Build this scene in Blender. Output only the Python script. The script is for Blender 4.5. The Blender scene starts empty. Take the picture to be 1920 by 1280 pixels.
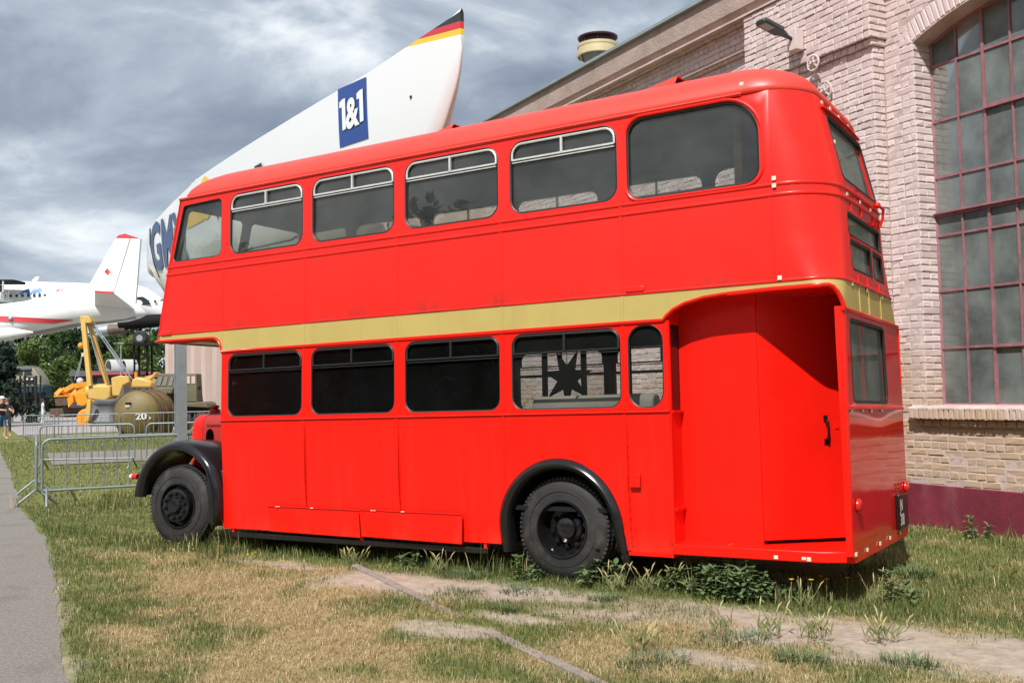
import bpy, bmesh, math, random
import numpy as np
from mathutils import Vector, Matrix
from mathutils.geometry import delaunay_2d_cdt
random.seed(7); RNG = np.random.default_rng(11)
R = math.radians
scene = bpy.context.scene
COL = scene.collection

# ------------------------------------------------------------------ camera
CW = Vector((8.7652, -7.9696, 1.7297))
RIGHT = Vector((0.851337, 0.524226, -0.020318))
DOWN = Vector((-0.041531, 0.028738, -0.998724))
FWD = Vector((-0.522973, 0.851094, 0.046237))
FPX = 1901.52
cam = bpy.data.cameras.new('camera'); cam.lens = FPX * 36 / 1920; cam.sensor_width = 36
cam.clip_start = 0.1; cam.clip_end = 2000
camo = bpy.data.objects.new('camera', cam); COL.objects.link(camo)
m3 = Matrix((RIGHT, -DOWN, -FWD)).transposed()
camo.matrix_world = Matrix.Translation(CW) @ m3.to_4x4()
scene.camera = camo

# ------------------------------------------------------------------ world, sun
SUN_EL, SUN_DIR = R(51), Vector((0.205, -0.979, 0)).normalized()
world = bpy.data.worlds.new('World'); scene.world = world; world.use_nodes = True
nt = world.node_tree; nt.nodes.clear()
def nd(t, typ, **kw):
    n = t.nodes.new(typ)
    for k, v in kw.items(): setattr(n, k, v)
    return n
def ramp(t, fac, stops):
    n = nd(t, 'ShaderNodeValToRGB'); e = n.color_ramp.elements
    while len(e) < len(stops): e.new(0.5)
    for i, (p, c) in enumerate(stops):
        e[i].position = p; e[i].color = (*c, 1) if len(c) == 3 else c
    t.links.new(fac, n.inputs[0]); return n.outputs[0]
def math_(t, op, a, b=None, clamp=False):
    n = nd(t, 'ShaderNodeMath', operation=op, use_clamp=clamp)
    for i, v in enumerate((a, b)):
        if v is None: continue
        if isinstance(v, (int, float)): n.inputs[i].default_value = v
        else: t.links.new(v, n.inputs[i])
    return n.outputs[0]
def mixc(t, f, a, b, typ='MIX'):
    n = nd(t, 'ShaderNodeMix', data_type='RGBA', blend_type=typ)
    for i, v in ((0, f), (6, a), (7, b)):
        if isinstance(v, (int, float)): n.inputs[i].default_value = v
        elif isinstance(v, tuple): n.inputs[i].default_value = (*v, 1) if len(v) == 3 else v
        else: t.links.new(v, n.inputs[i])
    return n.outputs[2]
tc = nd(nt, 'ShaderNodeTexCoord')
sx = nd(nt, 'ShaderNodeSeparateXYZ'); nt.links.new(tc.outputs['Generated'], sx.inputs[0])
zc = math_(nt, 'MAXIMUM', sx.outputs[2], 0.0)
den = math_(nt, 'ADD', zc, 0.22)
cmb = nd(nt, 'ShaderNodeCombineXYZ')
nt.links.new(math_(nt, 'DIVIDE', sx.outputs[0], den), cmb.inputs[0])
nt.links.new(math_(nt, 'DIVIDE', sx.outputs[1], den), cmb.inputs[1])
mp = nd(nt, 'ShaderNodeMapping'); nt.links.new(cmb.outputs[0], mp.inputs[0])
mp.inputs['Rotation'].default_value = (0, 0, R(-26)); mp.inputs['Scale'].default_value = (0.85, 1.35, 1); mp.inputs['Location'].default_value = (18.96, 50.41, 0)
def noise(t, vec, scale, detail=6, rough=0.55, dist=0.0):
    n = nd(t, 'ShaderNodeTexNoise'); n.inputs['Scale'].default_value = scale; n.inputs['Detail'].default_value = detail
    n.inputs['Roughness'].default_value = rough; n.inputs['Distortion'].default_value = dist
    if vec is not None: t.links.new(vec, n.inputs['Vector'])
    return n.outputs['Fac']
n1 = noise(nt, mp.outputs[0], 0.95, 7, 0.52, 0.35)
n2 = noise(nt, mp.outputs[0], 3.4, 7, 0.58, 0.5)
mp3 = nd(nt, 'ShaderNodeMapping'); nt.links.new(tc.outputs['Generated'], mp3.inputs[0]); mp3.inputs['Scale'].default_value = (1, 1, 2.6); mp3.inputs['Location'].default_value = (8.44, 20.64, 0)
n3 = noise(nt, mp3.outputs[0], 3.4, 8, 0.56, 0.4)
cl = math_(nt, 'ADD', math_(nt, 'MULTIPLY', n3, 0.62), math_(nt, 'ADD', math_(nt, 'MULTIPLY', n1, 0.26), math_(nt, 'MULTIPLY', n2, 0.12)))
ccol = ramp(nt, cl, [(0.37, (0.165, 0.195, 0.255)), (0.45, (0.235, 0.28, 0.345)), (0.515, (0.35, 0.40, 0.46)), (0.565, (0.55, 0.595, 0.64)), (0.625, (0.80, 0.82, 0.83))])
sky = nd(nt, 'ShaderNodeTexSky', sky_type='NISHITA'); sky.sun_disc = False
sky.sun_elevation = SUN_EL; sky.sun_rotation = math.atan2(SUN_DIR.x, SUN_DIR.y)
bg1 = nd(nt, 'ShaderNodeBackground'); bg1.inputs[1].default_value = 0.09; nt.links.new(sky.outputs[0], bg1.inputs[0])
bg2 = nd(nt, 'ShaderNodeBackground'); nt.links.new(ccol, bg2.inputs[0]); bg2.inputs[1].default_value = 0.86
cov = ramp(nt, noise(nt, mp.outputs[0], 0.7, 4), [(0.28, (0.62,) * 3), (0.45, (0.95,) * 3)])
ms = nd(nt, 'ShaderNodeMixShader'); nt.links.new(cov, ms.inputs[0]); nt.links.new(bg1.outputs[0], ms.inputs[1]); nt.links.new(bg2.outputs[0], ms.inputs[2])
wo = nd(nt, 'ShaderNodeOutputWorld'); nt.links.new(ms.outputs[0], wo.inputs[0])
sun = bpy.data.lights.new('sun', 'SUN'); sun.energy = 3.35; sun.angle = R(0.6); sun.color = (1, 0.97, 0.925)
suno = bpy.data.objects.new('sun', sun); COL.objects.link(suno)
sd = (SUN_DIR * math.cos(SUN_EL) + Vector((0, 0, math.sin(SUN_EL))))
suno.rotation_euler = sd.to_track_quat('Z', 'Y').to_euler(); suno.location = (0, -20, 30)
vs = scene.view_settings; vs.view_transform = 'Standard'; vs.look = 'None'; vs.exposure = 0.72; vs.gamma = 1; vs.use_curve_mapping = False
scene.cycles.max_bounces = 8; scene.cycles.transparent_max_bounces = 16

# ------------------------------------------------------------------ helpers
def tag(o, label=None, cat=None, group=None, kind=None):
    for k, v in (('label', label), ('category', cat), ('group', group), ('kind', kind)):
        if v: o[k] = v
    return o
def empty(name, loc=(0, 0, 0), rz=0.0, label=None, cat=None, group=None):
    o = bpy.data.objects.new(name, None); o.empty_display_size = 0.2; COL.objects.link(o)
    o.location = loc; o.rotation_euler = (0, 0, rz); return tag(o, label, cat, group)
class MB:
    def __init__(s): s.v = []; s.f = []; s.mi = []; s.cur = 0
    def add(s, vs, fs):
        b = len(s.v); s.v += [tuple(p) for p in vs]; s.f += [tuple(b + i for i in f) for f in fs]; s.mi += [s.cur] * len(fs); return s
    def box(s, x0, x1, y0, y1, z0, z1):
        return s.add([(x, y, z) for z in (z0, z1) for y in (y0, y1) for x in (x0, x1)],
                     [(0, 2, 3, 1), (4, 5, 7, 6), (0, 1, 5, 4), (2, 6, 7, 3), (0, 4, 6, 2), (1, 3, 7, 5)])
    def obox(s, c, size, rot=None):
        M = (rot or Matrix.Identity(3)); c = Vector(c); h = [k / 2 for k in size]
        return s.add([c + M @ Vector((x * h[0], y * h[1], z * h[2])) for z in (-1, 1) for y in (-1, 1) for x in (-1, 1)],
                     [(0, 2, 3, 1), (4, 5, 7, 6), (0, 1, 5, 4), (2, 6, 7, 3), (0, 4, 6, 2), (1, 3, 7, 5)])
    def beam(s, p, q, w, h, up=(0, 0, 1)):
        p = Vector(p); q = Vector(q); d = q - p; x = d.normalized(); y = Vector(up).cross(x)
        if y.length < 1e-4: y = Vector((0, 1, 0)).cross(x)
        y.normalize(); z = x.cross(y)
        return s.obox((p + q) / 2, (d.length, w, h), Matrix((x, y, z)).transposed())
    def tube(s, pts, r, n=8, closed=False):
        pts = [Vector(p) for p in pts]; N = len(pts); rings = []; prev = None
        for i, p in enumerate(pts):
            a = pts[i - 1] if (i or closed) else p; b = pts[(i + 1) % N] if (i < N - 1 or closed) else p
            t = (b - a).normalized()
            if prev is None:
                u = Vector((0, 0, 1)).cross(t)
                if u.length < 0.05: u = Vector((1, 0, 0)).cross(t)
            else: u = prev - t * prev.dot(t)
            u.normalize(); prev = u; w = t.cross(u); rr = r[i] if isinstance(r, (list, tuple)) else r
            rings.append([p + (u * math.cos(k * 2 * math.pi / n) + w * math.sin(k * 2 * math.pi / n)) * rr for k in range(n)])
        return s.loft(rings, True, closed, not closed)
    def loft(s, rings, closed=True, wrap=False, cap=True):
        n = len(rings[0]); vs = [p for r in rings for p in r]; fs = []; m = len(rings)
        for i in range(m if wrap else m - 1):
            a = i * n; b = ((i + 1) % m) * n
            for k in range(n if closed else n - 1):
                k2 = (k + 1) % n; fs.append((a + k, a + k2, b + k2, b + k))
        if cap and closed and not wrap: fs += [tuple(range(n - 1, -1, -1)), tuple((m - 1) * n + k for k in range(n))]
        return s.add(vs, fs)
    def lathe(s, prof, c=(0, 0, 0), axis='Y', n=32, a0=0.0, a1=None, cap=False):
        full = a1 is None; a1 = 2 * math.pi if full else a1; rings = []
        cnt = n if full else n + 1
        for k in range(cnt):
            a = a0 + (a1 - a0) * k / n; ca, sa = math.cos(a), math.sin(a); ring = []
            for r, h in prof:
                p = {'Y': (r * ca, h, r * sa), 'Z': (r * ca, r * sa, h), 'X': (h, r * ca, r * sa)}[axis]
                ring.append((c[0] + p[0], c[1] + p[1], c[2] + p[2]))
            rings.append(ring)
        return s.loft(rings, False, full, False)
    def sphere(s, c, r, nu=10, nv=7):
        rr = r if isinstance(r, (tuple, list)) else (r, r, r); rings = []
        for j in range(nv + 1):
            t = math.pi * (j + 0.02) / (nv + 0.04); rings.append([(c[0] + rr[0] * math.sin(t) * math.cos(2 * math.pi * k / nu), c[1] + rr[1] * math.sin(t) * math.sin(2 * math.pi * k / nu), c[2] + rr[2] * math.cos(t)) for k in range(nu)])
        return s.loft(rings, True, False, True)
    def extrude(s, poly, fn, d0, d1):
        n = len(poly); return s.add([fn(a, b, d0) for a, b in poly] + [fn(a, b, d1) for a, b in poly],
            [tuple(range(n - 1, -1, -1)), tuple(range(n, 2 * n))] + [(k, (k + 1) % n, n + (k + 1) % n, n + k) for k in range(n)])
    def mesh(s, name, mats, smooth=40, fix=True):
        me = bpy.data.meshes.new(name); me.from_pydata(s.v, [], s.f)
        for m in (mats if isinstance(mats, (list, tuple)) else [mats]): me.materials.append(m)
        if any(s.mi): me.polygons.foreach_set('material_index', s.mi)
        if fix:
            bm = bmesh.new(); bm.from_mesh(me); bmesh.ops.recalc_face_normals(bm, faces=bm.faces); bm.to_mesh(me); bm.free()
        if smooth:
            me.shade_smooth(); me.set_sharp_from_angle(angle=R(smooth))
        return me
    def build(s, name, mats, parent=None, smooth=40, bevel=0, fix=True):
        o = bpy.data.objects.new(name, s.mesh(name, mats, smooth, fix)); COL.objects.link(o)
        if parent: o.parent = parent
        if bevel:
            b = o.modifiers.new('bevel', 'BEVEL'); b.width = bevel; b.segments = 2; b.limit_method = 'ANGLE'; b.angle_limit = R(40)
        return o
def obj(name, me, parent=None, loc=(0, 0, 0), rz=0):
    o = bpy.data.objects.new(name, me); COL.objects.link(o); o.parent = parent; o.location = loc; o.rotation_euler = (0, 0, rz); return o
def copy_tree(o, parent=None):
    c = o.copy(); COL.objects.link(c)
    if parent: c.parent = parent
    for ch in list(o.children): copy_tree(ch, c)
    return c
def rrect(x0, x1, z0, z1, r, n=5):
    rs = r if isinstance(r, (list, tuple)) else (r,) * 4          # BL BR TR TL
    out = []
    for (cx, cz, a0, rr) in ((x0, z0, 180, rs[0]), (x1, z0, 270, rs[1]), (x1, z1, 0, rs[2]), (x0, z1, 90, rs[3])):
        ccx = cx + (rr if cx == x0 else -rr); ccz = cz + (rr if cz == z0 else -rr)
        nn = max(1, n if rr > 0.01 else 1)
        for k in range(nn + 1):
            a = R(a0 + 90 * k / nn); out.append((ccx + rr * math.cos(a), ccz + rr * math.sin(a)))
            if rr <= 0.01: break
    return out
def fillet(poly, r, n=5):
    out = []; N = len(poly)
    for i in range(N):
        p = Vector(poly[i]); a = Vector(poly[i - 1]) - p; b = Vector(poly[(i + 1) % N]) - p; rr = r[i] if isinstance(r, (list, tuple)) else r
        if rr <= 0: out.append(tuple(p)); continue
        a.normalize(); b.normalize(); ang = a.angle(b); d = rr / math.tan(ang / 2); bis = (a + b).normalized(); c = p + bis * (rr / math.sin(ang / 2))
        s, e = p + a * d - c, p + b * d - c; a0 = math.atan2(s.y, s.x); a1 = math.atan2(e.y, e.x); da = (a1 - a0 + math.pi) % (2 * math.pi) - math.pi
        out += [tuple(c + Vector((math.cos(a0 + da * k / n), math.sin(a0 + da * k / n))) * rr) for k in range(n + 1)]
    return out
def inside(p, poly):
    x, y = p; c = False; j = len(poly) - 1
    for i in range(len(poly)):
        xi, yi = poly[i]; xj, yj = poly[j]
        if (yi > y) != (yj > y) and x < (xj - xi) * (y - yi) / (yj - yi) + xi: c = not c
        j = i
    return c
def panel(mb, outer, holes, fn, th, grid=0, inner_slot=0):
    """sheet with holes and thickness; fn(a, b, depth) -> 3D"""
    pts = []; edges = []
    for loop in [outer] + holes:
        b = len(pts); pts += [Vector(p) for p in loop]; edges += [(b + i, b + (i + 1) % len(loop)) for i in range(len(loop))]
    if grid:
        xs = [p[0] for p in outer]; zs = [p[1] for p in outer]
        for a in np.arange(min(xs) + grid / 2, max(xs), grid):
            for b in np.arange(min(zs) + grid / 2, max(zs), grid):
                if inside((a, b), outer) and not any(inside((a, b), h) for h in holes): pts.append(Vector((a, b)))
    vs, _, fs, ov, _, _ = delaunay_2d_cdt(pts, edges, [], 0, 1e-5)
    tri = []
    for f in fs:
        c = sum((vs[i] for i in f), Vector((0, 0))) / len(f)
        if inside(c, outer) and not any(inside(c, h) for h in holes): tri.append(tuple(f))
    n = len(vs)
    mb.add([fn(v.x, v.y, 0) for v in vs], tri)
    if th:
        cur = mb.cur; mb.cur = inner_slot; mb.add([fn(v.x, v.y, th) for v in vs], [t[::-1] for t in tri]); mb.cur = cur
        for loop in [outer] + holes:
            k = len(loop); mb.add([fn(a, b, 0) for a, b in loop] + [fn(a, b, th) for a, b in loop], [(i, (i + 1) % k, k + (i + 1) % k, k + i) for i in range(k)])
    return mb
def text_mesh(txt, size, fn, mat, name, parent, bold=0.0, shear=0.0, cuts=2, th=0.0, align='LEFT'):
    cu = bpy.data.curves.new('t', 'FONT'); cu.body = txt; cu.size = size; cu.offset = bold; cu.shear = shear; cu.resolution_u = 3; cu.align_x = align
    o = bpy.data.objects.new('t', cu); COL.objects.link(o)
    dg = bpy.context.evaluated_depsgraph_get(); me = bpy.data.meshes.new_from_object(o.evaluated_get(dg)); bpy.data.objects.remove(o)
    bm = bmesh.new(); bm.from_mesh(me)
    bmesh.ops.triangulate(bm, faces=bm.faces)
    if cuts: bmesh.ops.subdivide_edges(bm, edges=bm.edges, cuts=cuts, use_grid_fill=True)
    for v in bm.verts: v.co = Vector(fn(v.co.x, v.co.y))
    bm.to_mesh(me); bm.free(); me.materials.clear(); me.materials.append(mat); me.name = name
    ob = bpy.data.objects.new(name, me); COL.objects.link(ob); ob.parent = parent; return ob

# ------------------------------------------------------------------ materials
def mat(name, col, rough=0.5, metal=0.0, var=0.0, vscale=3.0, bump=0.0, bscale=40.0, coat=0.0, spec=0.5, dirt=None, dirt_amt=0.0, dscale=(1, 1, 1), coords='Object', rvar=0.0, zdirt=None):
    m = bpy.data.materials.new(name); m.use_nodes = True; t = m.node_tree; b = t.nodes['Principled BSDF']
    b.inputs['Base Color'].default_value = (*col, 1); b.inputs['Roughness'].default_value = rough; b.inputs['Metallic'].default_value = metal
    b.inputs['Coat Weight'].default_value = coat; b.inputs['Coat Roughness'].default_value = 0.08; b.inputs['Specular IOR Level'].default_value = spec
    tcn = nd(t, 'ShaderNodeTexCoord'); v = tcn.outputs[coords]; c = None
    if var:
        c = ramp(t, noise(t, v, vscale, 6, 0.6), [(0.3, tuple(k * (1 - var) for k in col)), (0.7, tuple(min(1, k * (1 + var)) for k in col))])
    if dirt_amt:
        mpn = nd(t, 'ShaderNodeMapping'); mpn.inputs['Scale'].default_value = dscale; t.links.new(v, mpn.inputs[0])
        f = ramp(t, noise(t, mpn.outputs[0], 1.0, 7, 0.65), [(0.52, (0, 0, 0)), (0.78, (dirt_amt,) * 3)])
        c = mixc(t, f, c if c is not None else col, dirt)
    for (z0, z1, zc_, za) in (zdirt or ()):                              # grime that settled between two heights of the thing, in streaks
        sp = nd(t, 'ShaderNodeSeparateXYZ'); t.links.new(v, sp.inputs[0]); mp2 = nd(t, 'ShaderNodeMapping'); mp2.inputs['Scale'].default_value = (2.3, 2.3, 0.5); t.links.new(v, mp2.inputs[0])
        mr = nd(t, 'ShaderNodeMapRange'); mr.inputs['From Min'].default_value = z1; mr.inputs['From Max'].default_value = z0; mr.clamp = True; t.links.new(sp.outputs[2], mr.inputs['Value'])
        ns = ramp(t, noise(t, mp2.outputs[0], 1.0, 8, 0.7), [(0.46, (0, 0, 0)), (0.72, (1, 1, 1))])
        f = math_(t, 'MULTIPLY', math_(t, 'MULTIPLY', math_(t, 'POWER', mr.outputs[0], 1.6), ns), za, True); c = mixc(t, f, c if c is not None else col, zc_)
    if c is not None: t.links.new(c, b.inputs['Base Color'])
    if rvar: t.links.new(math_(t, 'ADD', math_(t, 'MULTIPLY', noise(t, v, 1.7, 5), rvar * 2), rough - rvar, True), b.inputs['Roughness'])
    if bump:
        bn = nd(t, 'ShaderNodeBump'); bn.inputs['Strength'].default_value = bump; bn.inputs['Distance'].default_value = 0.02
        t.links.new(noise(t, v, bscale, 5, 0.6), bn.inputs['Height']); t.links.new(bn.outputs[0], b.inputs['Normal'])
    m['bsdf'] = 1
    return m
def glass(name, tint, rough=0.0, haze=0.0, hazecol=(0.5, 0.55, 0.52), gain=1.2):
    m = bpy.data.materials.new(name); m.use_nodes = True; t = m.node_tree; t.nodes.remove(t.nodes['Principled BSDF']); o = t.nodes['Material Output']
    tr = nd(t, 'ShaderNodeBsdfTransparent'); tr.inputs[0].default_value = (*tint, 1)
    gl = nd(t, 'ShaderNodeBsdfGlossy'); gl.inputs['Roughness'].default_value = rough
    fr = nd(t, 'ShaderNodeFresnel'); fr.inputs[0].default_value = 1.52
    mx = nd(t, 'ShaderNodeMixShader'); t.links.new(math_(t, 'MULTIPLY', fr.outputs[0], gain, True), mx.inputs[0]); t.links.new(gl.outputs[0], mx.inputs[2])
    if haze:
        df = nd(t, 'ShaderNodeBsdfDiffuse'); df.inputs[0].default_value = (*hazecol, 1); m2 = nd(t, 'ShaderNodeMixShader')
        tcn = nd(t, 'ShaderNodeTexCoord'); f = ramp(t, noise(t, tcn.outputs['Object'], 2.2, 6, 0.6), [(0.3, (haze * 0.5,) * 3), (0.75, (haze * 1.4,) * 3)])
        t.links.new(f, m2.inputs[0]); t.links.new(tr.outputs[0], m2.inputs[1]); t.links.new(df.outputs[0], m2.inputs[2]); t.links.new(m2.outputs[0], mx.inputs[1])
    else: t.links.new(tr.outputs[0], mx.inputs[1])
    t.links.new(mx.outputs[0], o.inputs[0]); return m
M = {}
M['red'] = mat('red_bus_paint', (0.80, 0.010, 0.004), 0.3, spec=0.3, var=0.07, vscale=1.3, bump=0.012, bscale=6, coat=0.06, dirt=(0.35, 0.03, 0.02), dirt_amt=0.35, dscale=(7, 7, 0.7), rvar=0.07, zdirt=((0.30, 0.52, (0.33, 0.10, 0.06), 0.4),))
M['red_up'] = mat('faded_red_bus_paint', (0.80, 0.018, 0.011), 0.34, spec=0.32, var=0.13, vscale=0.7, bump=0.03, bscale=2.2, coat=0.07, dirt=(0.45, 0.02, 0.016), dirt_amt=0.32, dscale=(3.2, 3.2, 0.6), rvar=0.14, zdirt=((2.525, 2.80, (0.13, 0.03, 0.025), 0.85),))
M['red_roof'] = mat('faded_skylit_red_roof_paint', (0.82, 0.052, 0.034), 0.42, var=0.08, vscale=1.5, bump=0.02, bscale=4, rvar=0.08)  # faded red; the sky's light on the roof is also put into the colour
M['red_dark'] = mat('red_platform_paint', (0.80, 0.010, 0.004), 0.33, spec=0.3, var=0.05, bump=0.01, bscale=5, rvar=0.05)
M['red_gloss'] = mat('glossy_red_rear_paint', (0.66, 0.013, 0.008), 0.08, var=0.06, bump=0.02, bscale=3, spec=0.22)
M['blind'] = mat('grey_green_blind', (0.62, 0.70, 0.62), 0.8, var=0.15)
M['curtain'] = mat('dark_grey_curtain', (0.09, 0.095, 0.095), 0.85, var=0.3, vscale=5)
M['gold'] = mat('gold_band_paint', (0.45, 0.35, 0.108), 0.42, var=0.06, vscale=2, bump=0.01, bscale=6, dirt=(0.35, 0.25, 0.09), dirt_amt=0.4, dscale=(6, 6, 0.7))
M['black'] = mat('black_gloss_paint', (0.010, 0.010, 0.011), 0.2, var=0.3, rvar=0.1, spec=0.6)
M['dark'] = mat('dark_interior', (0.012, 0.012, 0.013), 0.8, spec=0.15)
M['void'] = mat('black_opening', (0.002, 0.002, 0.002), 1.0, spec=0.0)
M['chassis'] = mat('black_chassis', (0.010, 0.010, 0.010), 0.8)
M['rubber'] = mat('tyre_rubber', (0.019, 0.0185, 0.018), 0.72, var=0.35, vscale=7, bump=0.15, bscale=60, dirt=(0.13, 0.11, 0.09), dirt_amt=0.5, dscale=(5, 5, 5))
M['gasket'] = mat('window_rubber', (0.012, 0.012, 0.012), 0.5)
M['alu'] = mat('white_aluminium_frame', (0.62, 0.62, 0.60), 0.4, 0.25, var=0.12, vscale=9)
M['chrome'] = mat('chrome_rail', (0.75, 0.75, 0.75), 0.15, 1.0)
M['lining'] = mat('grey_cabin_lining', (0.20, 0.205, 0.195), 0.75, var=0.1)
M['seat'] = mat('grey_moquette', (0.075, 0.075, 0.08), 0.9, var=0.3, vscale=30, bump=0.2, bscale=200)
M['bench'] = mat('cream_bench_fabric', (0.46, 0.42, 0.34), 0.85, var=0.15, bump=0.1, bscale=80)
M['wood'] = mat('raw_wood', (0.45, 0.27, 0.11), 0.6, var=0.25, vscale=6)
M['brownpanel'] = mat('brown_partition', (0.13, 0.09, 0.07), 0.6, var=0.2)
M['glass_up'] = glass('clear_dusty_glass', (0.74, 0.77, 0.75), 0.0, 0.085, (0.42, 0.46, 0.44))
M['glass_lo'] = glass('dark_tinted_glass', (0.52, 0.54, 0.54), 0.0, 0.008, (0.5, 0.55, 0.52), 0.55)
M['glass_mid'] = glass('lightly_tinted_glass', (0.80, 0.82, 0.82), 0.0, 0.02, (0.5, 0.55, 0.52), 0.55)
M['glass_rear'] = glass('dusty_rear_glass', (0.7, 0.73, 0.7), 0.03, 0.26, (0.42, 0.47, 0.42), 0.8)
M['white'] = mat('white_print', (0.8, 0.8, 0.8), 0.5)
M['lampred'] = mat('red_lens', (0.6, 0.012, 0.01), 0.2)
M['sticker'] = mat('paper_sticker', (0.72, 0.66, 0.52), 0.7, var=0.2)

# ------------------------------------------------------------------ ground, path, apron
def fbm(x, y, s, o=4, seed=0):
    x = np.asarray(x, float) * s; y = np.asarray(y, float) * s; out = np.zeros_like(x); a = 1; tot = 0
    for k in range(o):
        xi = np.floor(x).astype(np.int64); yi = np.floor(y).astype(np.int64); fx = x - xi; fy = y - yi; fx = fx * fx * (3 - 2 * fx); fy = fy * fy * (3 - 2 * fy)
        def h(i, j):
            n = (i * 374761393 + j * 668265263 + (seed + k) * 982451653) & 0x7fffffff; n = ((n ^ (n >> 13)) * 1274126177) & 0x7fffffff
            return ((n ^ (n >> 16)) & 0xffff) / 65535.0
        v = (h(xi, yi) * (1 - fx) + h(xi + 1, yi) * fx) * (1 - fy) + (h(xi, yi + 1) * (1 - fx) + h(xi + 1, yi + 1) * fx) * fy
        out += a * v; tot += a; a *= 0.5; x = x * 2.03; y = y * 2.03
    return out / tot
def sstep(a, b, x): t = np.clip((x - a) / (b - a), 0, 1); return t * t * (3 - 2 * t)
def polydist(x, y, pts):
    d = np.full(np.shape(x), 1e9)
    for (ax, ay), (bx, by) in zip(pts[:-1], pts[1:]):
        vx, vy = bx - ax, by - ay; t = np.clip(((x - ax) * vx + (y - ay) * vy) / (vx * vx + vy * vy), 0, 1)
        d = np.minimum(d, np.hypot(x - ax - t * vx, y - ay - t * vy))
    return d
PATH_EDGE = [(6.0, -6.05), (3.18, -4.07), (0.236, -2.20), (-2.9, -0.2), (-6.4, 1.72), (-14, 6.3), (-24.0, 12.2), (-33.0, 17.6), (-52.0, 29.5)]
SANDLINE = [(2.7, -0.5), (3.6, -0.42), (4.3, -0.35), (5.3, -0.28), (6.5, -0.55), (7.4, -0.85), (8.6, -1.3), (10, -1.6)]
KERB = [(1.95, -0.06), (6.6, -2.95)]
def path_side(x, y):
    """signed distance to the path's right edge, positive on the grass"""
    d = polydist(x, y, PATH_EDGE); s = np.zeros(np.shape(x)); px = np.array(PATH_EDGE)
    ey = np.interp(-np.asarray(x), -px[:, 0], px[:, 1]); return np.where(y > ey, d, -d)
def masks(x, y):
    n1 = fbm(x, y, 0.8, 4, 1); n2 = fbm(x, y, 2.6, 4, 5); n3 = fbm(x, y, 0.28, 3, 9)
    sand = 1 - sstep(0.26, 0.88, polydist(x, y, SANDLINE) + (n2 - 0.5) * 0.9)
    for cx, cy, rx, ry in ((5.3, -0.95, 0.8, 0.3), (4.3, -1.85, 0.55, 0.22), (6.4, -1.75, 0.5, 0.22), (1.3, -0.25, 0.8, 0.22), (7.4, -1.3, 0.7, 0.3), (4.6, -1.35, 0.5, 0.15)):
        sand = np.maximum(sand, (1 - sstep(0.5, 1.25, np.hypot((x - cx) / rx, (y - cy) / ry) + (n2 - 0.5) * 1.4)) * 0.85)
    ed = path_side(x, y); sand = np.where(x < 6, np.maximum(sand, 0.5 * (1 - sstep(0.02, 0.20, ed + (n2 - 0.42) * 0.45))), sand)
    sand = sand * np.clip(0.62 + 1.3 * sstep(0.28, 0.58, fbm(x, y, 1.7, 4, 57)), 0, 1)
    near_bus = (1 - sstep(0.18, 0.5, np.abs(y - 0.12 - 0.05 * x * 0) + (n2 - 0.5) * 0.35)) * sstep(-8, -6, x)
    sand = sand * (1 - near_bus * 0.9)
    sand = np.where(y > 0.4, sand * 0.2, sand)
    dry = sstep(0.36, 0.62, n1 * 0.6 + n2 * 0.28 + n3 * 0.28 - 0.04) * 0.95
    dist = np.hypot(x - 3.2, (y + 2.0) * 1.0)
    dry = np.clip(dry + 0.40 * (1 - sstep(0.5, 2.8, dist)) - 0.31 + (n2 - 0.5) * 0.8, 0, 1)
    edge = path_side(x, y)
    dry = dry * sstep(0.0, 0.55, edge + (n2 - 0.5) * 0.3) * (1 - 0.9 * near_bus)
    dry = dry * (1 - 0.62 * sstep(1.0, 6.0, -x) )
    dry = np.where(y > 0.5, dry * 0.55, dry)
    return np.clip(sand, 0, 1), np.clip(dry, 0, 1), edge
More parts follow.
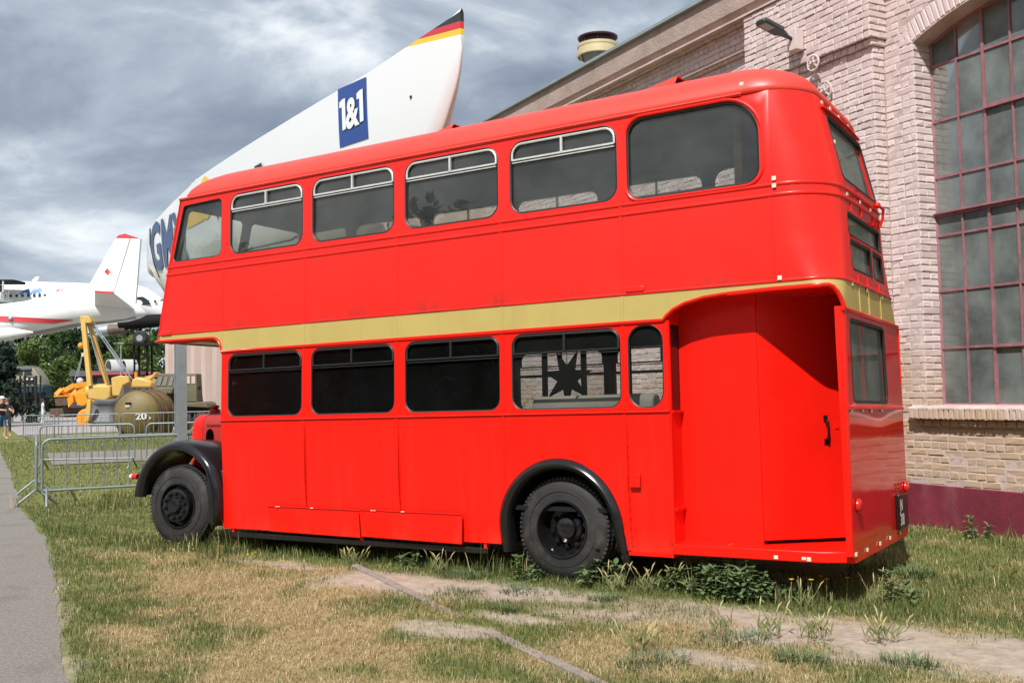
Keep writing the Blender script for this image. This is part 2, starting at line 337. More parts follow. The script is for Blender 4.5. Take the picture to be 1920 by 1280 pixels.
# one sheet: fine near the bus, coarse out to the horizon
def ground():
    xs = np.concatenate([np.array([-900, -400, -200, -120, -80, -60, -45, -35, -28, -22, -18, -15]), np.arange(-13, 12.01, 0.1), np.array([13, 15, 20, 30, 60, 150, 500])])
    ys = np.concatenate([np.array([-500, -150, -60, -30, -18, -12]), np.arange(-9, 9.01, 0.1), np.array([10, 12, 14, 17, 20, 25, 32, 40, 55, 80, 120, 200, 400, 900])])
    X, Y = np.meshgrid(xs, ys); sand, dry, edge = masks(X, Y)
    Z = np.where((X > -13) & (X < 12) & (Y > -9) & (Y < 9), (fbm(X, Y, 1.6, 4, 3) - 0.5) * 0.05 - 0.015, -0.02)
    k = sstep(0.05, 0.7, edge); Z = np.where(edge > -0.6, Z * k - 0.005 * (1 - k), -0.02)
    nx, ny = len(xs), len(ys)
    V = np.stack([X, Y, Z], -1).reshape(-1, 3)
    idx = np.arange(nx * ny).reshape(ny, nx); F = np.stack([idx[:-1, :-1], idx[:-1, 1:], idx[1:, 1:], idx[1:, :-1]], -1).reshape(-1, 4)
    me = bpy.data.meshes.new('ground'); me.vertices.add(len(V)); me.vertices.foreach_set('co', V.ravel()); me.loops.add(F.size); me.loops.foreach_set('vertex_index', F.ravel())
    me.polygons.add(len(F)); me.polygons.foreach_set('loop_start', np.arange(0, F.size, 4)); me.update(calc_edges=True)
    a = me.attributes.new('sand', 'FLOAT', 'POINT'); a.data.foreach_set('value', sand.ravel().astype(np.float32))
    a = me.attributes.new('dry', 'FLOAT', 'POINT'); a.data.foreach_set('value', dry.ravel().astype(np.float32))
    me.shade_smooth()
    m = bpy.data.materials.new('soil_and_turf'); m.use_nodes = True; t = m.node_tree; b = t.nodes['Principled BSDF']; b.inputs['Roughness'].default_value = 0.95; b.inputs['Specular IOR Level'].default_value = 0.15
    v = nd(t, 'ShaderNodeTexCoord').outputs['Object']
    sa = nd(t, 'ShaderNodeAttribute', attribute_name='sand').outputs['Fac']; dr = nd(t, 'ShaderNodeAttribute', attribute_name='dry').outputs['Fac']
    green = ramp(t, noise(t, v, 5.5, 8, 0.7), [(0.3, (0.075, 0.095, 0.03)), (0.55, (0.16, 0.175, 0.055)), (0.75, (0.26, 0.235, 0.10))])
    straw = ramp(t, noise(t, v, 9, 8, 0.75), [(0.3, (0.17, 0.125, 0.065)), (0.55, (0.34, 0.255, 0.125)), (0.75, (0.47, 0.37, 0.21))])
    soil = ramp(t, noise(t, v, 7, 9, 0.7), [(0.3, (0.27, 0.22, 0.17)), (0.55, (0.40, 0.34, 0.275)), (0.75, (0.49, 0.425, 0.35))])
    f2 = math_(t, 'ADD', dr, math_(t, 'MULTIPLY', math_(t, 'SUBTRACT', noise(t, v, 14, 6, 0.7), 0.5), 0.9), True)
    f3 = math_(t, 'ADD', sa, math_(t, 'MULTIPLY', math_(t, 'SUBTRACT', noise(t, v, 11, 7, 0.7), 0.55), 0.9), True)
    f3 = math_(t, 'MULTIPLY', f3, math_(t, 'MULTIPLY', sa, 2.2, True), True)
    t.links.new(mixc(t, f3, mixc(t, f2, green, straw), soil), b.inputs['Base Color'])
    bn = nd(t, 'ShaderNodeBump'); bn.inputs['Strength'].default_value = 0.6; bn.inputs['Distance'].default_value = 0.03; t.links.new(noise(t, v, 22, 8, 0.7), bn.inputs['Height']); t.links.new(bn.outputs[0], b.inputs['Normal'])
    me.materials.append(m); o = bpy.data.objects.new('ground', me); COL.objects.link(o); tag(o, kind='structure')
ground()
M['asphalt'] = mat('grey_worn_asphalt', (0.215, 0.197, 0.172), 0.9, var=0.30, vscale=34, bump=0.8, bscale=70, dirt=(0.10, 0.085, 0.07), dirt_amt=0.7, dscale=(1.4, 1.4, 1.4))
M['apron'] = mat('pale_asphalt', (0.30, 0.28, 0.27), 0.9, var=0.12, vscale=0.3)
def path():
    right = []
    for (ax, ay), (bx, by) in zip(PATH_EDGE[:-1], PATH_EDGE[1:]):
        L = math.hypot(bx - ax, by - ay); n = max(1, int(L / (0.09 if ax > -8 else 0.6)))
        for k in range(n):
            t = k / n; x, y = ax + (bx - ax) * t, ay + (by - ay) * t; w = (fbm([x], [y], 1.1, 3, 21)[0] - 0.5) * 0.14 + (fbm([x], [y], 5.0, 2, 23)[0] - 0.5) * 0.05 + 0.0
            right.append((x + w * 0.54, y + w * 0.84, 0.0))
    left = [(x - 2.9, y - 4.9, 0.0) for x, y, _ in right]
    mb = MB(); n = len(right); mb.add(right + left, [(i, i + 1, n + i + 1, n + i) for i in range(n - 1)]); o = mb.build('path', M['asphalt'], smooth=0, fix=False); tag(o, kind='structure')
    mb = MB(); mb.add([(-15.2, 8.2, 0), (-20.5, 11.6, 0), (-13, 21.5, 0), (-8.5, 19.2, 0)], [(0, 1, 2, 3)]); tag(mb.build('cross_path', M['asphalt'], smooth=0), kind='structure')
    mb = MB(); mb.add([(-36, 20.5, 0), (-110, 64, 0), (-90, 92, 0), (-38, 45, 0), (-30, 34, 0)], [(0, 1, 2, 3, 4)]); tag(mb.build('apron', M['apron'], smooth=0), kind='structure')
path()
# concrete edging half buried in the turf
M['concrete'] = mat('weathered_concrete', (0.25, 0.215, 0.18), 0.9, var=0.2, vscale=8, bump=0.4, bscale=50)
ked = empty('kerb_edging', (1.95, -0.06, 0), math.atan2(-2.89, 4.65), 'half buried grey concrete edging strip crossing the dry grass in front of the bus', 'edging')
for k, (a, b, z) in enumerate([(0.12, 1.1, 0.014), (1.115, 2.07, 0.010), (2.09, 2.72, -0.004), (3.25, 4.1, 0.0), (4.115, 5.1, 0.008), (5.12, 5.6, 0.01)]):
    o = MB().box(a, b, -0.035 + random.uniform(-.012, .012), 0.04, -0.12, z).build('kerb_stone', M['concrete'], ked, bevel=0.008)
# ------------------------------------------------------------------ the bus (local: x to the rear, y away from the camera, z up)
BM = Matrix(((0.99990383, 0.00039559, -0.01386234), (0.0, 0.99959307, 0.02852524), (0.01386798, -0.0285225, 0.99949695)))
bo = Vector((4.3306, 0, 0))
bus = empty('double_decker_bus', label='old red double decker bus with a gold band parked on the grass', cat='bus')
bus.matrix_world = Matrix.Translation(bo - BM @ bo) @ BM.to_4x4()
W = 2.22; BAY = 1.248
ZW, ZGB, ZGT, ZU1, ZU2, ZC = 1.495, 2.27, 2.517, 3.229, 3.315, 4.11
def YN(z):
    return 0.00996 * max(0, z - 1.495) + (0.05 * ((0.8 - z) / 0.5) ** 2 if z < 0.8 else 0)
def interp(z, tab):
    for (a, b), (c, d) in zip(tab[:-1], tab[1:]):
        if z <= c: return b + (d - b) * max(0, (z - a)) / (c - a)
    return tab[-1][1]
XF = lambda z: interp(z, [(2.40, -1.105), (3.2, -0.955), (4.11, -0.735)])
XR = lambda z: interp(z, [(0.3, 6.885), (1.5, 6.882), (2.27, 6.872), (2.52, 6.868), (3.23, 6.835), (3.4, 6.825), (3.98, 6.70), (4.11, 6.655)])
RR = lambda z: interp(z, [(2.27, 0.13), (2.46, 0.22), (2.6, 0.33), (2.9, 0.42), (4.11, 0.45)])
BOW = lambda z: interp(z, [(2.27, 0.012), (2.9, 0.05), (4.11, 0.06)])
def xrear(y, z): return XR(z) - BOW(z) * ((y - W / 2) / (W / 2)) ** 2
def plan(z, x0=6.34, y1=0.5, n=8, off=0.0):
    """near side line -> rear corner arc -> rear to y1, at height z"""
    r = RR(z); yn = YN(z); xe = xrear(yn + r, z); a0 = math.asin(max(0.0, min(1.0, (x0 - xe + r) / r))); pts = [(x0 - 0.0, yn + r - r * math.cos(a0) - off, z)]
    for k in range(n + 1):
        a = a0 + (math.pi / 2 - a0) * k / n; pts.append((xe - r + (r + off) * math.sin(a), yn + r - (r + off) * math.cos(a), z))
    pts.append((xrear(y1, z) + off, y1, z)); return pts
def mirror(pts): return [(x, W - y, z) for x, y, z in pts]
def ycorner(x, z):
    if z < 2.4: return 0.0
    r = RR(z); c = xrear(YN(z) + r, z) - r; return 0.0 if x <= c else r - math.sqrt(max(0, r * r - (x - c) ** 2))
near = lambda x, z, d: (x, YN(z) + ycorner(x, z) + d, z)
far = lambda x, z, d: (x, W - YN(z) - ycorner(x, z) - d, z)
TH = 0.035
def side(name, outer, holes, m, fn=near, inner='lining', grid=0):
    mb = MB(); panel(mb, outer, holes, fn, TH, grid, 1); return mb.build(name, [M[m], M[inner]], bus, smooth=30, fix=False)
def ring_tube(mb, loop, fn, d, r, n=6): mb.tube([fn(a, b, d) for a, b in loop], r, n, closed=True)
def window(loop, fn, g, name='side_window', gd=0.028, frame='gasket', r=0.013):
    mb = MB(); ring_tube(mb, loop, fn, 0.012, r); f = mb.build(name, M[frame], bus, smooth=50)
    mb = MB(); panel(mb, loop, [], fn and (lambda a, b, d: fn(a, b, gd)), 0); mb.build('pane', M[g], f, smooth=0, fix=False); return f
def vent(loop_x0, x1, z0, z1, fn, f, m, r, rw=0.011):
    """sliding ventilator: bright frame over the top part, rail below, divider"""
    mb = MB(); ins = 0.022
    xs0, xs1 = loop_x0 + ins, x1 - ins; pts = [(xs0, z0)] + [(xs0 + r * (1 - math.cos(a)), z1 - ins - r * (1 - math.sin(a))) for a in np.linspace(0, math.pi / 2, 6)] + [(xs1 - r * (1 - math.sin(a)), z1 - ins - r * (1 - math.cos(a))) for a in np.linspace(0, math.pi / 2, 6)] + [(xs1, z0)]
    mb.tube([fn(a, b, 0.006) for a, b in pts], rw, 6); mb.build('vent_frame', M[m], f, smooth=50)
    mb = MB(); mb.beam(fn(xs0, z0, 0.006), fn(xs1, z0, 0.006), 0.02, 0.016); mb.beam(fn(xs0, z0 - 0.026, 0.010), fn(xs1, z0 - 0.026, 0.010), 0.016, 0.009); mb.build('vent_rail', M[m], f)
    xm = (xs0 + xs1) / 2; mb = MB(); mb.beam(fn(xm, z0, 0.004), fn(xm, z1 - ins, 0.004), 0.02, 0.024, (0, 1, 0)); mb.build('vent_divider', M[m], f)
arch_c = (4.317, 0.465)
for fn, isnear in ((near, True), (far, False)):
    # skirt panels
    for k in range(3): side('skirt_panel', [(k * BAY + (0.015 if k == 0 else 0), 0.30), ((k + 1) * BAY, 0.30), ((k + 1) * BAY, ZW), (k * BAY, ZW)], [], 'red', fn, 'dark')
    a0 = math.asin((0.30 - arch_c[1]) / 0.585); arc = [(arch_c[0] + 0.585 * math.cos(a), arch_c[1] + 0.585 * math.sin(a)) for a in np.linspace(math.pi - a0, a0, 28)]
    xa, xb = 3 * BAY, 4 * BAY
    side('skirt_panel', [(max(xa, arc[0][0]) - 0.0, arc[0][1])] + [p for p in arc if xa < p[0] < xb] + [(min(xb, arc[-1][0]), 0.30), (xb, 0.30), (xb, ZW), (xa, ZW), (xa, 0.48)] if arc[0][0] < xa else [(xa, 0.30)] + arc + [(xb, 0.30), (xb, ZW), (xa, ZW)], [], 'red', fn, 'dark')
    side('skirt_panel', [(xb, 0.295), (5.41 if isnear else 6.86, 0.295), (5.41 if isnear else 6.86, ZW), (xb, ZW)], [], 'red', fn, 'dark')
    # lower windows
    for k in range(4):
        x = k * BAY; lp = rrect(x + 0.105, x + 1.222, 1.537, 2.237, 0.115, 5)
        side('window_panel', [(x, ZW), (x + BAY, ZW), (x + BAY, ZGB), (x, ZGB)], [lp], 'red', fn, 'dark')
        if isnear or k > 1:
            f = window(lp, fn, 'glass_mid' if k == 3 else 'glass_lo'); vent(x + 0.105, x + 1.222, 2.055, 2.237, fn, f, 'gasket', 0.08)
        else:
            mb = MB(); panel(mb, lp, [], lambda a, b, d, fn=fn: fn(a, b, 0.02), 0); mb.build('blanked_window', M['dark'], bus, smooth=0, fix=False)
    if isnear:
        lp = rrect(5.037, 5.365, 1.530, 2.243, 0.14, 6); side('window_panel', [(xb, ZW), (5.41, ZW), (5.41, ZGB), (xb, ZGB)], [lp], 'red', fn, 'dark'); window(lp, fn, 'glass_mid')
    else:
        lp = rrect(5.1, 6.2, 1.537, 2.237, 0.115, 5); side('window_panel', [(xb, ZW), (6.86, ZW), (6.86, ZGB), (xb, ZGB)], [lp], 'red', fn, 'dark'); window(lp, fn, 'glass_lo')
    # gold band
    for k in range(4):
        x = k * BAY; side('gold_panel', [(x, ZGB), (x + BAY, ZGB), (x + BAY, ZGT), (x, ZGT)], [], 'gold', fn, 'dark')
    lipF = [(0.0, ZGB)] + [(-0.15 + 0.15 * math.cos(a), ZGB + 0.165 * math.sin(a)) for a in np.linspace(0, math.pi / 2, 7)][0:] + [(-1.098, 2.445)]
    lipF = lipF[1:]
    side('gold_panel', lipF[::-1] + [(0.0, ZGT), (-1.085, ZGT)], [], 'gold', fn, 'dark')
    lipR = [(5.375, 2.27), (5.405, 2.305), (5.47, 2.355), (5.575, 2.40), (5.75, 2.437), (5.95, 2.452), (6.2, 2.459), (6.34, 2.462)]
    if isnear: side('gold_panel', [(xb, ZGB)] + lipR + [(6.34, ZGT), (xb, ZGT)], [], 'gold', fn, 'dark')
    else: side('gold_panel', [(xb, ZGB), (6.5, ZGB), (6.5, ZGT), (xb, ZGT)], [], 'gold', fn, 'dark')
    # upper side panels
    side('upper_panel', [(XF(ZGT), ZGT), (0, ZGT), (0, ZU1), (XF(ZU1), ZU1)], [], 'red_up', fn)
    for k in range(4): side('upper_panel', [(k * BAY, ZGT), ((k + 1) * BAY, ZGT), ((k + 1) * BAY, ZU1), (k * BAY, ZU1)], [], 'red_up', fn)
    side('upper_panel', [(xb, ZGT), (6.34, ZGT), (6.34, ZU1), (xb, ZU1)], [], 'red_up', fn)
    # upper windows
    fl = fillet([(-0.853, 3.372), (-0.028, 3.372), (-0.028, 4.045), (-0.672, 4.03)], [0.05, 0.09, 0.06, 0.05], 4)
    side('upper_window_panel', [(XF(ZU1), ZU1), (0, ZU1), (0, ZC), (XF(ZC), ZC)], [fl], 'red_up', fn); window(fl, fn, 'glass_up')
    for k in range(4):
        x = k * BAY; lp = rrect(x + 0.112, x + 1.222, 3.37, 4.055, 0.135, 6)
        side('upper_window_panel', [(x, ZU1), (x + BAY, ZU1), (x + BAY, ZC), (x, ZC)], [lp], 'red_up', fn)
        f = window(lp, fn, 'glass_up', r=0.015); vent(x + 0.112, x + 1.222, 3.885, 4.055, fn, f, 'alu', 0.10)
    lp = rrect(5.072, 6.252, 3.352, 4.065, (0.13, 0.13, 0.30, 0.15), 8)
    side('upper_window_panel', [(xb, ZU1), (6.34, ZU1), (6.34, ZC), (xb, ZC)], [lp], 'red_up', fn, 'lining', 0.09); window(lp, fn, 'glass_up', r=0.015)
    mb = MB(); ring_tube(mb, rrect(5.055, 6.285, 3.332, 4.085, (0.14, 0.16, 0.33, 0.16), 8), fn, -0.004, 0.014); mb.build('window_moulding', M['red_up'], bus, smooth=50)
    # beads and joint strips
    def bead(pts, m, r=0.013): MB().tube(pts, r, 6).build('bead', M[m], bus, smooth=60)
    bead([fn(0, ZW, 0), fn(5.41, ZW, 0)] if isnear else [fn(0, ZW, 0), fn(6.86, ZW, 0)], 'red', 0.015)
    bead([fn(a, b, -0.002) for a, b in lipF[::-1]] + [fn(x, ZGB, -0.002) for x in (1, 2, 3, 4, 5.3)] + ([fn(a, b, -0.002) for a, b in lipR[:-1]] if isnear else []), 'red', 0.019)
    for zz in (ZGT + 0.006, ZU1, ZU2):
        base = [fn(XF(zz), zz, 0), fn(0, zz, 0), fn(3, zz, 0)]; pl = plan(zz, 6.3, 0.6, 8)
        tail = [fn(6.3, zz, 0)] + (pl[1:] if isnear else mirror(pl[1:]))
        bead(base + tail, 'red_up', 0.013 if zz < 2.6 else 0.015)
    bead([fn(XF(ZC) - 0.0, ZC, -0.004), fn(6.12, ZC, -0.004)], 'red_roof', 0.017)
    for k in range(0, 5):
        x = k * BAY
        for z0, z1, m in ((0.31, ZW - 0.01, 'red'), (ZW + .01, ZGB - 0.01, 'red'), (ZGB + 0.015, ZGT - 0.01, 'gold'), (ZGT + 0.02, ZU1 - 0.01, 'red_up'), (ZU1 + .01, ZU2 - .01, 'red_up')):
            if k == 0 and z0 < ZGB: continue
            if k == 4 and False: continue
            if isnear and z1 - z0 > 0.5 and m != 'gold':
                rv = MB()
                for zr in np.arange(z0 + 0.05, z1 - 0.03, 0.085): rv.sphere(fn(x + 0.028, zr, -0.001), (0.006, 0.004, 0.006), 6, 4)
                rv.build('rivets', M[m], bus)['kind'] = 'stuff'
            mb = MB(); zs = np.linspace(z0, z1, 3); w = 0.016
            mb.loft([[fn(x - w, z, 0), fn(x - w * .7, z, -0.006), fn(x + w * .7, z, -0.006), fn(x + w, z, 0)] for z in zs], False, False, False); mb.build('joint_strip', M[m], bus, smooth=0)
    mb = MB(); mb.beam(fn(6.335, ZGT + .02, -.001), fn(6.335, ZU1 - .01, -.001), 0.02, 0.006, (0, 1, 0)); mb.build('joint_strip', M['red_up'], bus)
    # rear corner skin (upper deck) and gold corner
    for z0, z1, m, nm in ((ZGT, ZC, 'red_up', 'rear_corner_panel'),):
        rows = [plan(z, 6.34, 0.5, 10) for z in np.linspace(z0, z1, 16)]
        if not isnear: rows = [mirror(r_) for r_ in rows]
        o = MB().loft(rows, False, False, False).build(nm, [M[m], M['lining']], bus, smooth=60)
    lo = lambda x: 2.462 if isnear else ZGB
    rowT = plan(ZGT, 6.34, 0.5, 10); rowB = []
    for i, (x, y, z) in enumerate(rowT):
        f = i / (len(rowT) - 1); zb = 2.462 - (0.192 * sstep(0.42, 0.9, f)); p = plan(zb, 6.34, 0.5, 10)[i]; rowB.append(p)
    rows = [[tuple(np.array(a) * (1 - t) + np.array(b) * t) for a, b in zip(rowB, rowT)] for t in np.linspace(0, 1, 4)]
    if not isnear:
        rows = [plan(z, 6.34, 0.5, 10) for z in np.linspace(ZGB, ZGT, 4)]; rows = [mirror(r_) for r_ in rows]
    MB().loft(rows, False, False, False).build('gold_corner_panel', M['gold'], bus, smooth=60)
    if isnear: bead([near(a, b, -0.002) for a, b in lipR[-3:]] + [p for p in rowB[1:]], 'red', 0.02)
# rear panels
def rearf(y, z, d): return (xrear(y, z) - d, y, z)
def rear(name, outer, holes, m, inner='lining', grid=0.2):
    mb = MB(); panel(mb, outer, holes, rearf, TH, grid, 1); return mb.build(name, [M[m], M[inner]], bus, smooth=50, fix=False)
rw = rrect(0.50, 1.74, 3.40, 3.965, 0.06, 4)
rear('rear_upper_panel', [(0.5, ZU2), (W - 0.5, ZU2), (W - 0.5, ZC), (0.5, ZC)], [rw], 'red_gloss')
b1, b2, b3 = rrect(0.50, 1.72, 2.925, 3.115, 0.04, 3), rrect(0.50, 1.20, 2.635, 2.885, 0.04, 3), rrect(1.27, 1.72, 2.635, 2.885, 0.04, 3)
rear('rear_indicator_panel', [(0.5, ZGT), (W - 0.5, ZGT), (W - 0.5, ZU2), (0.5, ZU2)], [b1, b2, b3], 'red_gloss')
rear('rear_gold_panel', [(0.5, ZGB), (W - 0.5, ZGB), (W - 0.5, ZGT), (0.5, ZGT)], [], 'gold')
rl = fillet([(0.24, 1.54), (1.50, 1.54), (1.50, 2.205), (0.25, 2.205)], 0.07, 4)
rear('rear_window_panel', [(0.035, ZW), (W - 0.035, ZW), (W - 0.035, ZGB), (0.10, ZGB)], [rl], 'red_gloss', 'dark')
rear('rear_skirt_panel', [(0.035, 0.345), (W - 0.035, 0.345), (W - 0.035, ZW), (0.035, ZW)], [], 'red_gloss', 'dark')
for lp, g, nm in ((rw, 'glass_rear', 'rear_window'), (b1, 'glass_rear', 'indicator_window'), (b2, 'glass_rear', 'indicator_window'), (b3, 'glass_rear', 'indicator_window'), (rl, 'glass_rear', 'rear_window')):
    window(lp, rearf, g, nm, 0.03, 'gasket', 0.017)
    if nm == 'indicator_window': mb = MB(); panel(mb, lp, [], lambda a, b, d: rearf(a, b, 0.05), 0); mb.build('blind', M['blind'], bus, smooth=0, fix=False)
mb = MB(); panel(mb, rrect(0.15, 1.6, 1.5, 2.25, 0.01), [], lambda a, b, d: rearf(a, b, 0.07), 0); mb.build('curtain', M['curtain'], bus, smooth=0, fix=False)
mb = MB(); panel(mb, rrect(0.42, 1.82, 3.34, 4.02, 0.01), [], lambda a, b, d: rearf(a, b, 0.05), 0); mb.build('curtain', M['blind'], bus, smooth=0, fix=False)
for zz, y0, m, r in ((ZGB, 0.05, 'red', 0.018), (ZGT + 0.006, 0.5, 'red_up', 0.014), (ZU1, 0.5, 'red_up', 0.015), (ZU2, 0.5, 'red_up', 0.015), (ZW, 0.03, 'red', 0.016)):
    MB().tube([rearf(y, zz, 0) for y in np.linspace(y0, W - y0, 12)], r, 6).build('bead', M[m], bus, smooth=60)
mb = MB(); mb.loft([[rearf(y, 4.025, -0.005), rearf(y, 4.012, -0.028), rearf(y, 3.998, -0.026), rearf(y, 4.0, 0.0)] for y in np.linspace(0.40, W - 0.55, 10)], True, False, True); mb.build('window_visor', M['red_up'], bus)
mb = MB(); mb.tube([rearf(1.62, 3.36, -0.03), rearf(1.72, 3.33, -0.06), rearf(1.74, 3.24, -0.04), rearf(1.74, 3.18, -0.01)], 0.014, 6); mb.sphere(rearf(1.66, 3.365, -0.02), 0.03); mb.build('window_latch', M['red_up'], bus)
for y in (0.62, 0.95, 1.42):
    for z0, z1, m in ((ZGT + .02, 2.6, 'red_up'), (3.14, ZU1 - .015, 'red_up'), (ZGB + .02, ZGT - .01, 'gold')):
        MB().beam(rearf(y, z0, -.001), rearf(y, z1, -.001), 0.006, 0.014).build('joint_strip', M[m], bus)
# rear corner posts of the lower deck
rows = []
for z in np.linspace(0.36, 2.29, 8):
    q = 0.055 * sstep(1.1, 2.29, z); k_ = q * .22; rows.append([(6.826 - k_ - q * .2, 0.0 + q * .7, z), (6.856 - k_, 0.0 + q * .8, z), (6.873 - k_ * .4, 0.02 + q * 1.1, z), (6.873, 0.075 + q, z), (6.836, 0.09 + q, z)])
MB().loft(rows, True, False, True).build('rear_corner_post', M['red'], bus, smooth=60)
mb = MB(); mb.box(6.80, 6.872, W - 0.05, W - 0.0, 0.345, 2.27); mb.build('rear_corner_post', M['red'], bus, bevel=0.02)
# roof
def roof_ring(d, z, n=8):
    x0, x1 = XF(ZC) + d * 2.1, XR(ZC) - 0.02 - d * 1.25; y0, y1 = YN(ZC) + d, W - YN(ZC) - d; out = []
    rf = max(0.03, 0.16 - d * 0.2); rr = max(0.10, 0.47 - d * 0.62)
    for cx, cy, a0, rx in ((x0, y0, 180, rf), (x1, y0, 270, rr), (x1, y1, 0, rr), (x0, y1, 90, rf)):
        for k in range(n + 1):
            a = R(a0 + 90 * k / n); out.append((cx + (rx if cx == x0 else -rx) + rx * math.cos(a), cy + (rx if cy == y0 else -rx) + rx * math.sin(a), z))
    # long sides get extra points for smooth shading
    return out
rings = []
for th in np.linspace(0, math.pi / 2, 11): rings.append(roof_ring(0.5 * (1 - math.cos(th)), ZC + 0.335 * math.sin(th)))
rings += [roof_ring(0.62, ZC + 0.352), roof_ring(0.85, ZC + 0.365), roof_ring(1.0, ZC + 0.368)]
mb = MB(); mb.loft(rings, True, False, False); mb.add(rings[-1], [tuple(range(len(rings[-1])))])
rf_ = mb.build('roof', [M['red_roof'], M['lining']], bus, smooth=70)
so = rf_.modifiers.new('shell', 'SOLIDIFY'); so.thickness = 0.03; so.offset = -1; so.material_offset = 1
for X_, y_ in ((2.92, 0.40), (5.40, 0.34)):                           # roof scoops
    z_ = 4.437
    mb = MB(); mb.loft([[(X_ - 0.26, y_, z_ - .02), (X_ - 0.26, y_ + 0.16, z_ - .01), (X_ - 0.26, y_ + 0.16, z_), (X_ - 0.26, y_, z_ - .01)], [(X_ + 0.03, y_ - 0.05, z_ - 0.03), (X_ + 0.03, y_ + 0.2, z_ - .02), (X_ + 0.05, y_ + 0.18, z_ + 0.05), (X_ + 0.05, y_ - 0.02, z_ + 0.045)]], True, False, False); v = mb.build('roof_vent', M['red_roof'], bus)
    mb = MB(); mb.loft([[(X_ - 0.05, y_ - 0.03, z_ - .03), (X_ - 0.05, y_ + 0.17, z_ - .02), (X_ - 0.05, y_ + 0.15, z_ + .03), (X_ - 0.05, y_ - 0.01, z_ + .025)], [(X_ + 0.02, y_ - 0.04, z_ - .03), (X_ + 0.02, y_ + 0.19, z_ - .02), (X_ + 0.035, y_ + 0.17, z_ + .042), (X_ + 0.035, y_ - 0.01, z_ + .037)]], True, False, True); mb.build('vent_opening', M['dark'], v)
# front of the upper deck
frontf = lambda y, z, d: (XF(z) + d, y, z)
fw1, fw2 = rrect(0.16, 1.05, 3.38, 4.02, 0.08, 4), rrect(1.17, 2.06, 3.38, 4.02, 0.08, 4)
mb = MB(); panel(mb, [(YN(2.43), 2.43), (W - YN(2.43), 2.43), (W - YN(4.11), ZC), (YN(4.11), ZC)], [fw1, fw2], frontf, TH, 0.0, 1); mb.build('front_panel', [M['red_up'], M['lining']], bus, smooth=30, fix=False)
for lp in (fw1, fw2): window(lp, frontf, 'glass_up', 'front_window')
# floors, bulkheads, ceilings
MB().box(-1.04, 6.60, 0.06, W - 0.06, 2.475, 2.505).build('upper_floor', M['brownpanel'], bus)
MB().box(-1.06, -0.02, 0.05, W - 0.05, 2.445, 2.472).build('canopy_ceiling', M['alu'], bus)
mb = MB(); mb.beam((-1.0, 0.12, 2.43), (-0.03, 0.12, 2.43), 0.03, 0.03); mb.beam((-0.42, 0.10, 2.43), (-0.42, 1.0, 2.43), 0.03, 0.035); mb.build('canopy_rail', M['red_dark'], bus)
for x in (-0.38, -0.06): MB().tube([(x, 0.5, 2.44), (x, 0.5, 2.345), (x - 0.11, 0.5, 2.335), (x - 0.11, 0.5, 2.30)], 0.009, 6).build('hook', M['black'], bus)
MB().box(0.0, 5.41, 0.06, W - 0.06, 2.42, 2.44).build('lower_ceiling', M['dark'], bus)
MB().box(5.41, 6.78, 0.04, W - 0.06, 2.452, 2.472).build('platform_ceiling', M['red_dark'], bus)
MB().box(0.0, 5.38, 0.07, W - 0.07, 0.62, 0.66).build('lower_floor', M['dark'], bus)
MB().box(0.0, 0.03, 0.04, W - 0.04, 0.30, 2.44).build('front_bulkhead', M['red_dark'], bus)
MB().box(5.38, 5.41, 0.25, W - 0.04, 0.36, 2.44).build('rear_bulkhead', M['dark'], bus)
MB().box(6.665, 6.84, 0.80, 0.83, 0.40, 2.44).build('platform_back_wall', M['red_dark'], bus)
for y in (0.55, 1.67): MB().box(-1.0, 5.37, y - 0.05, y + 0.05, 0.38, 0.6).build('chassis_rail', M['chassis'], bus)
MB().box(0.3, 3.5, 0.5, 1.9, 0.28, 0.5).build('underfloor_light_block', M['chassis'], bus, bevel=0.04)  # dark box added under the floor to block light passing below the bus
MB().box(5.0, 5.37, 0.3, 2.0, 0.40, 0.62).build('rear_underframe', M['chassis'], bus)
for x, z in ((4.317, 0.465), (-0.67, 0.53)): MB().tube([(x, 0.15, z), (x, W - 0.15, z)], 0.07, 10).build('axle', M['chassis'], bus)
# rubbing rail under the skirt, brackets, flaps
mb = MB(); mb.beam((0.11, 0.075, 0.235), (3.52, 0.075, 0.225), 0.035, 0.055); mb.build('lower_rail', M['black'], bus, bevel=0.006)
for x in (0.14, 1.98, 3.49): MB().box(x - 0.015, x + 0.015, 0.06, 0.10, 0.22, 0.34).build('rail_bracket', M['red'], bus)
def flap(x0, x1, sw):
    y = lambda z: YN(z) - 0.012
    mb = MB(); mb.add([(x0, y(.565), .565), (x1, y(.558), .558), (x1, y(.29) - sw, .285), (x0, y(.3) - sw * .2, .297), (x0, y(.565) + .01, .565), (x1, y(.558) + .01, .558), (x1, y(.29) - sw + .012, .285), (x0, y(.3) - sw * .2 + .012, .297)], [(0, 1, 2, 3), (4, 7, 6, 5), (0, 4, 5, 1), (1, 5, 6, 2), (2, 6, 7, 3), (3, 7, 4, 0)])
    f = mb.build('access_flap', M['red'], bus, smooth=0)
    MB().tube([(x0, y(.565) - .004, .570), (x1, y(.558) - .004, .563)], 0.007, 6).build('hinge', M['red_dark'], f)
    for _ in range(3):
        x = random.uniform(x0 + .1, x1 - .1); MB().box(x - .02, x + .02, y(.565) - .013, y(.565) - .004, .563, .571).build('chipped_paint', M['sticker'], f)
flap(0.733, 2.0, 0.02); flap(2.012, 3.268, 0.05)
MB().box(5.03, 5.125, -0.012, 0.004, 0.852, 0.972).build('fuel_flap', M['red'], bus, bevel=0.004)
for x, z in ((-0.93, 2.53), (5.12, 2.552)): MB().box(x - 0.09, x + 0.09, YN(z) - 0.02, YN(z), z - 0.02, z + 0.035).build('side_lamp_cover', M['red_up'], bus, bevel=0.01)
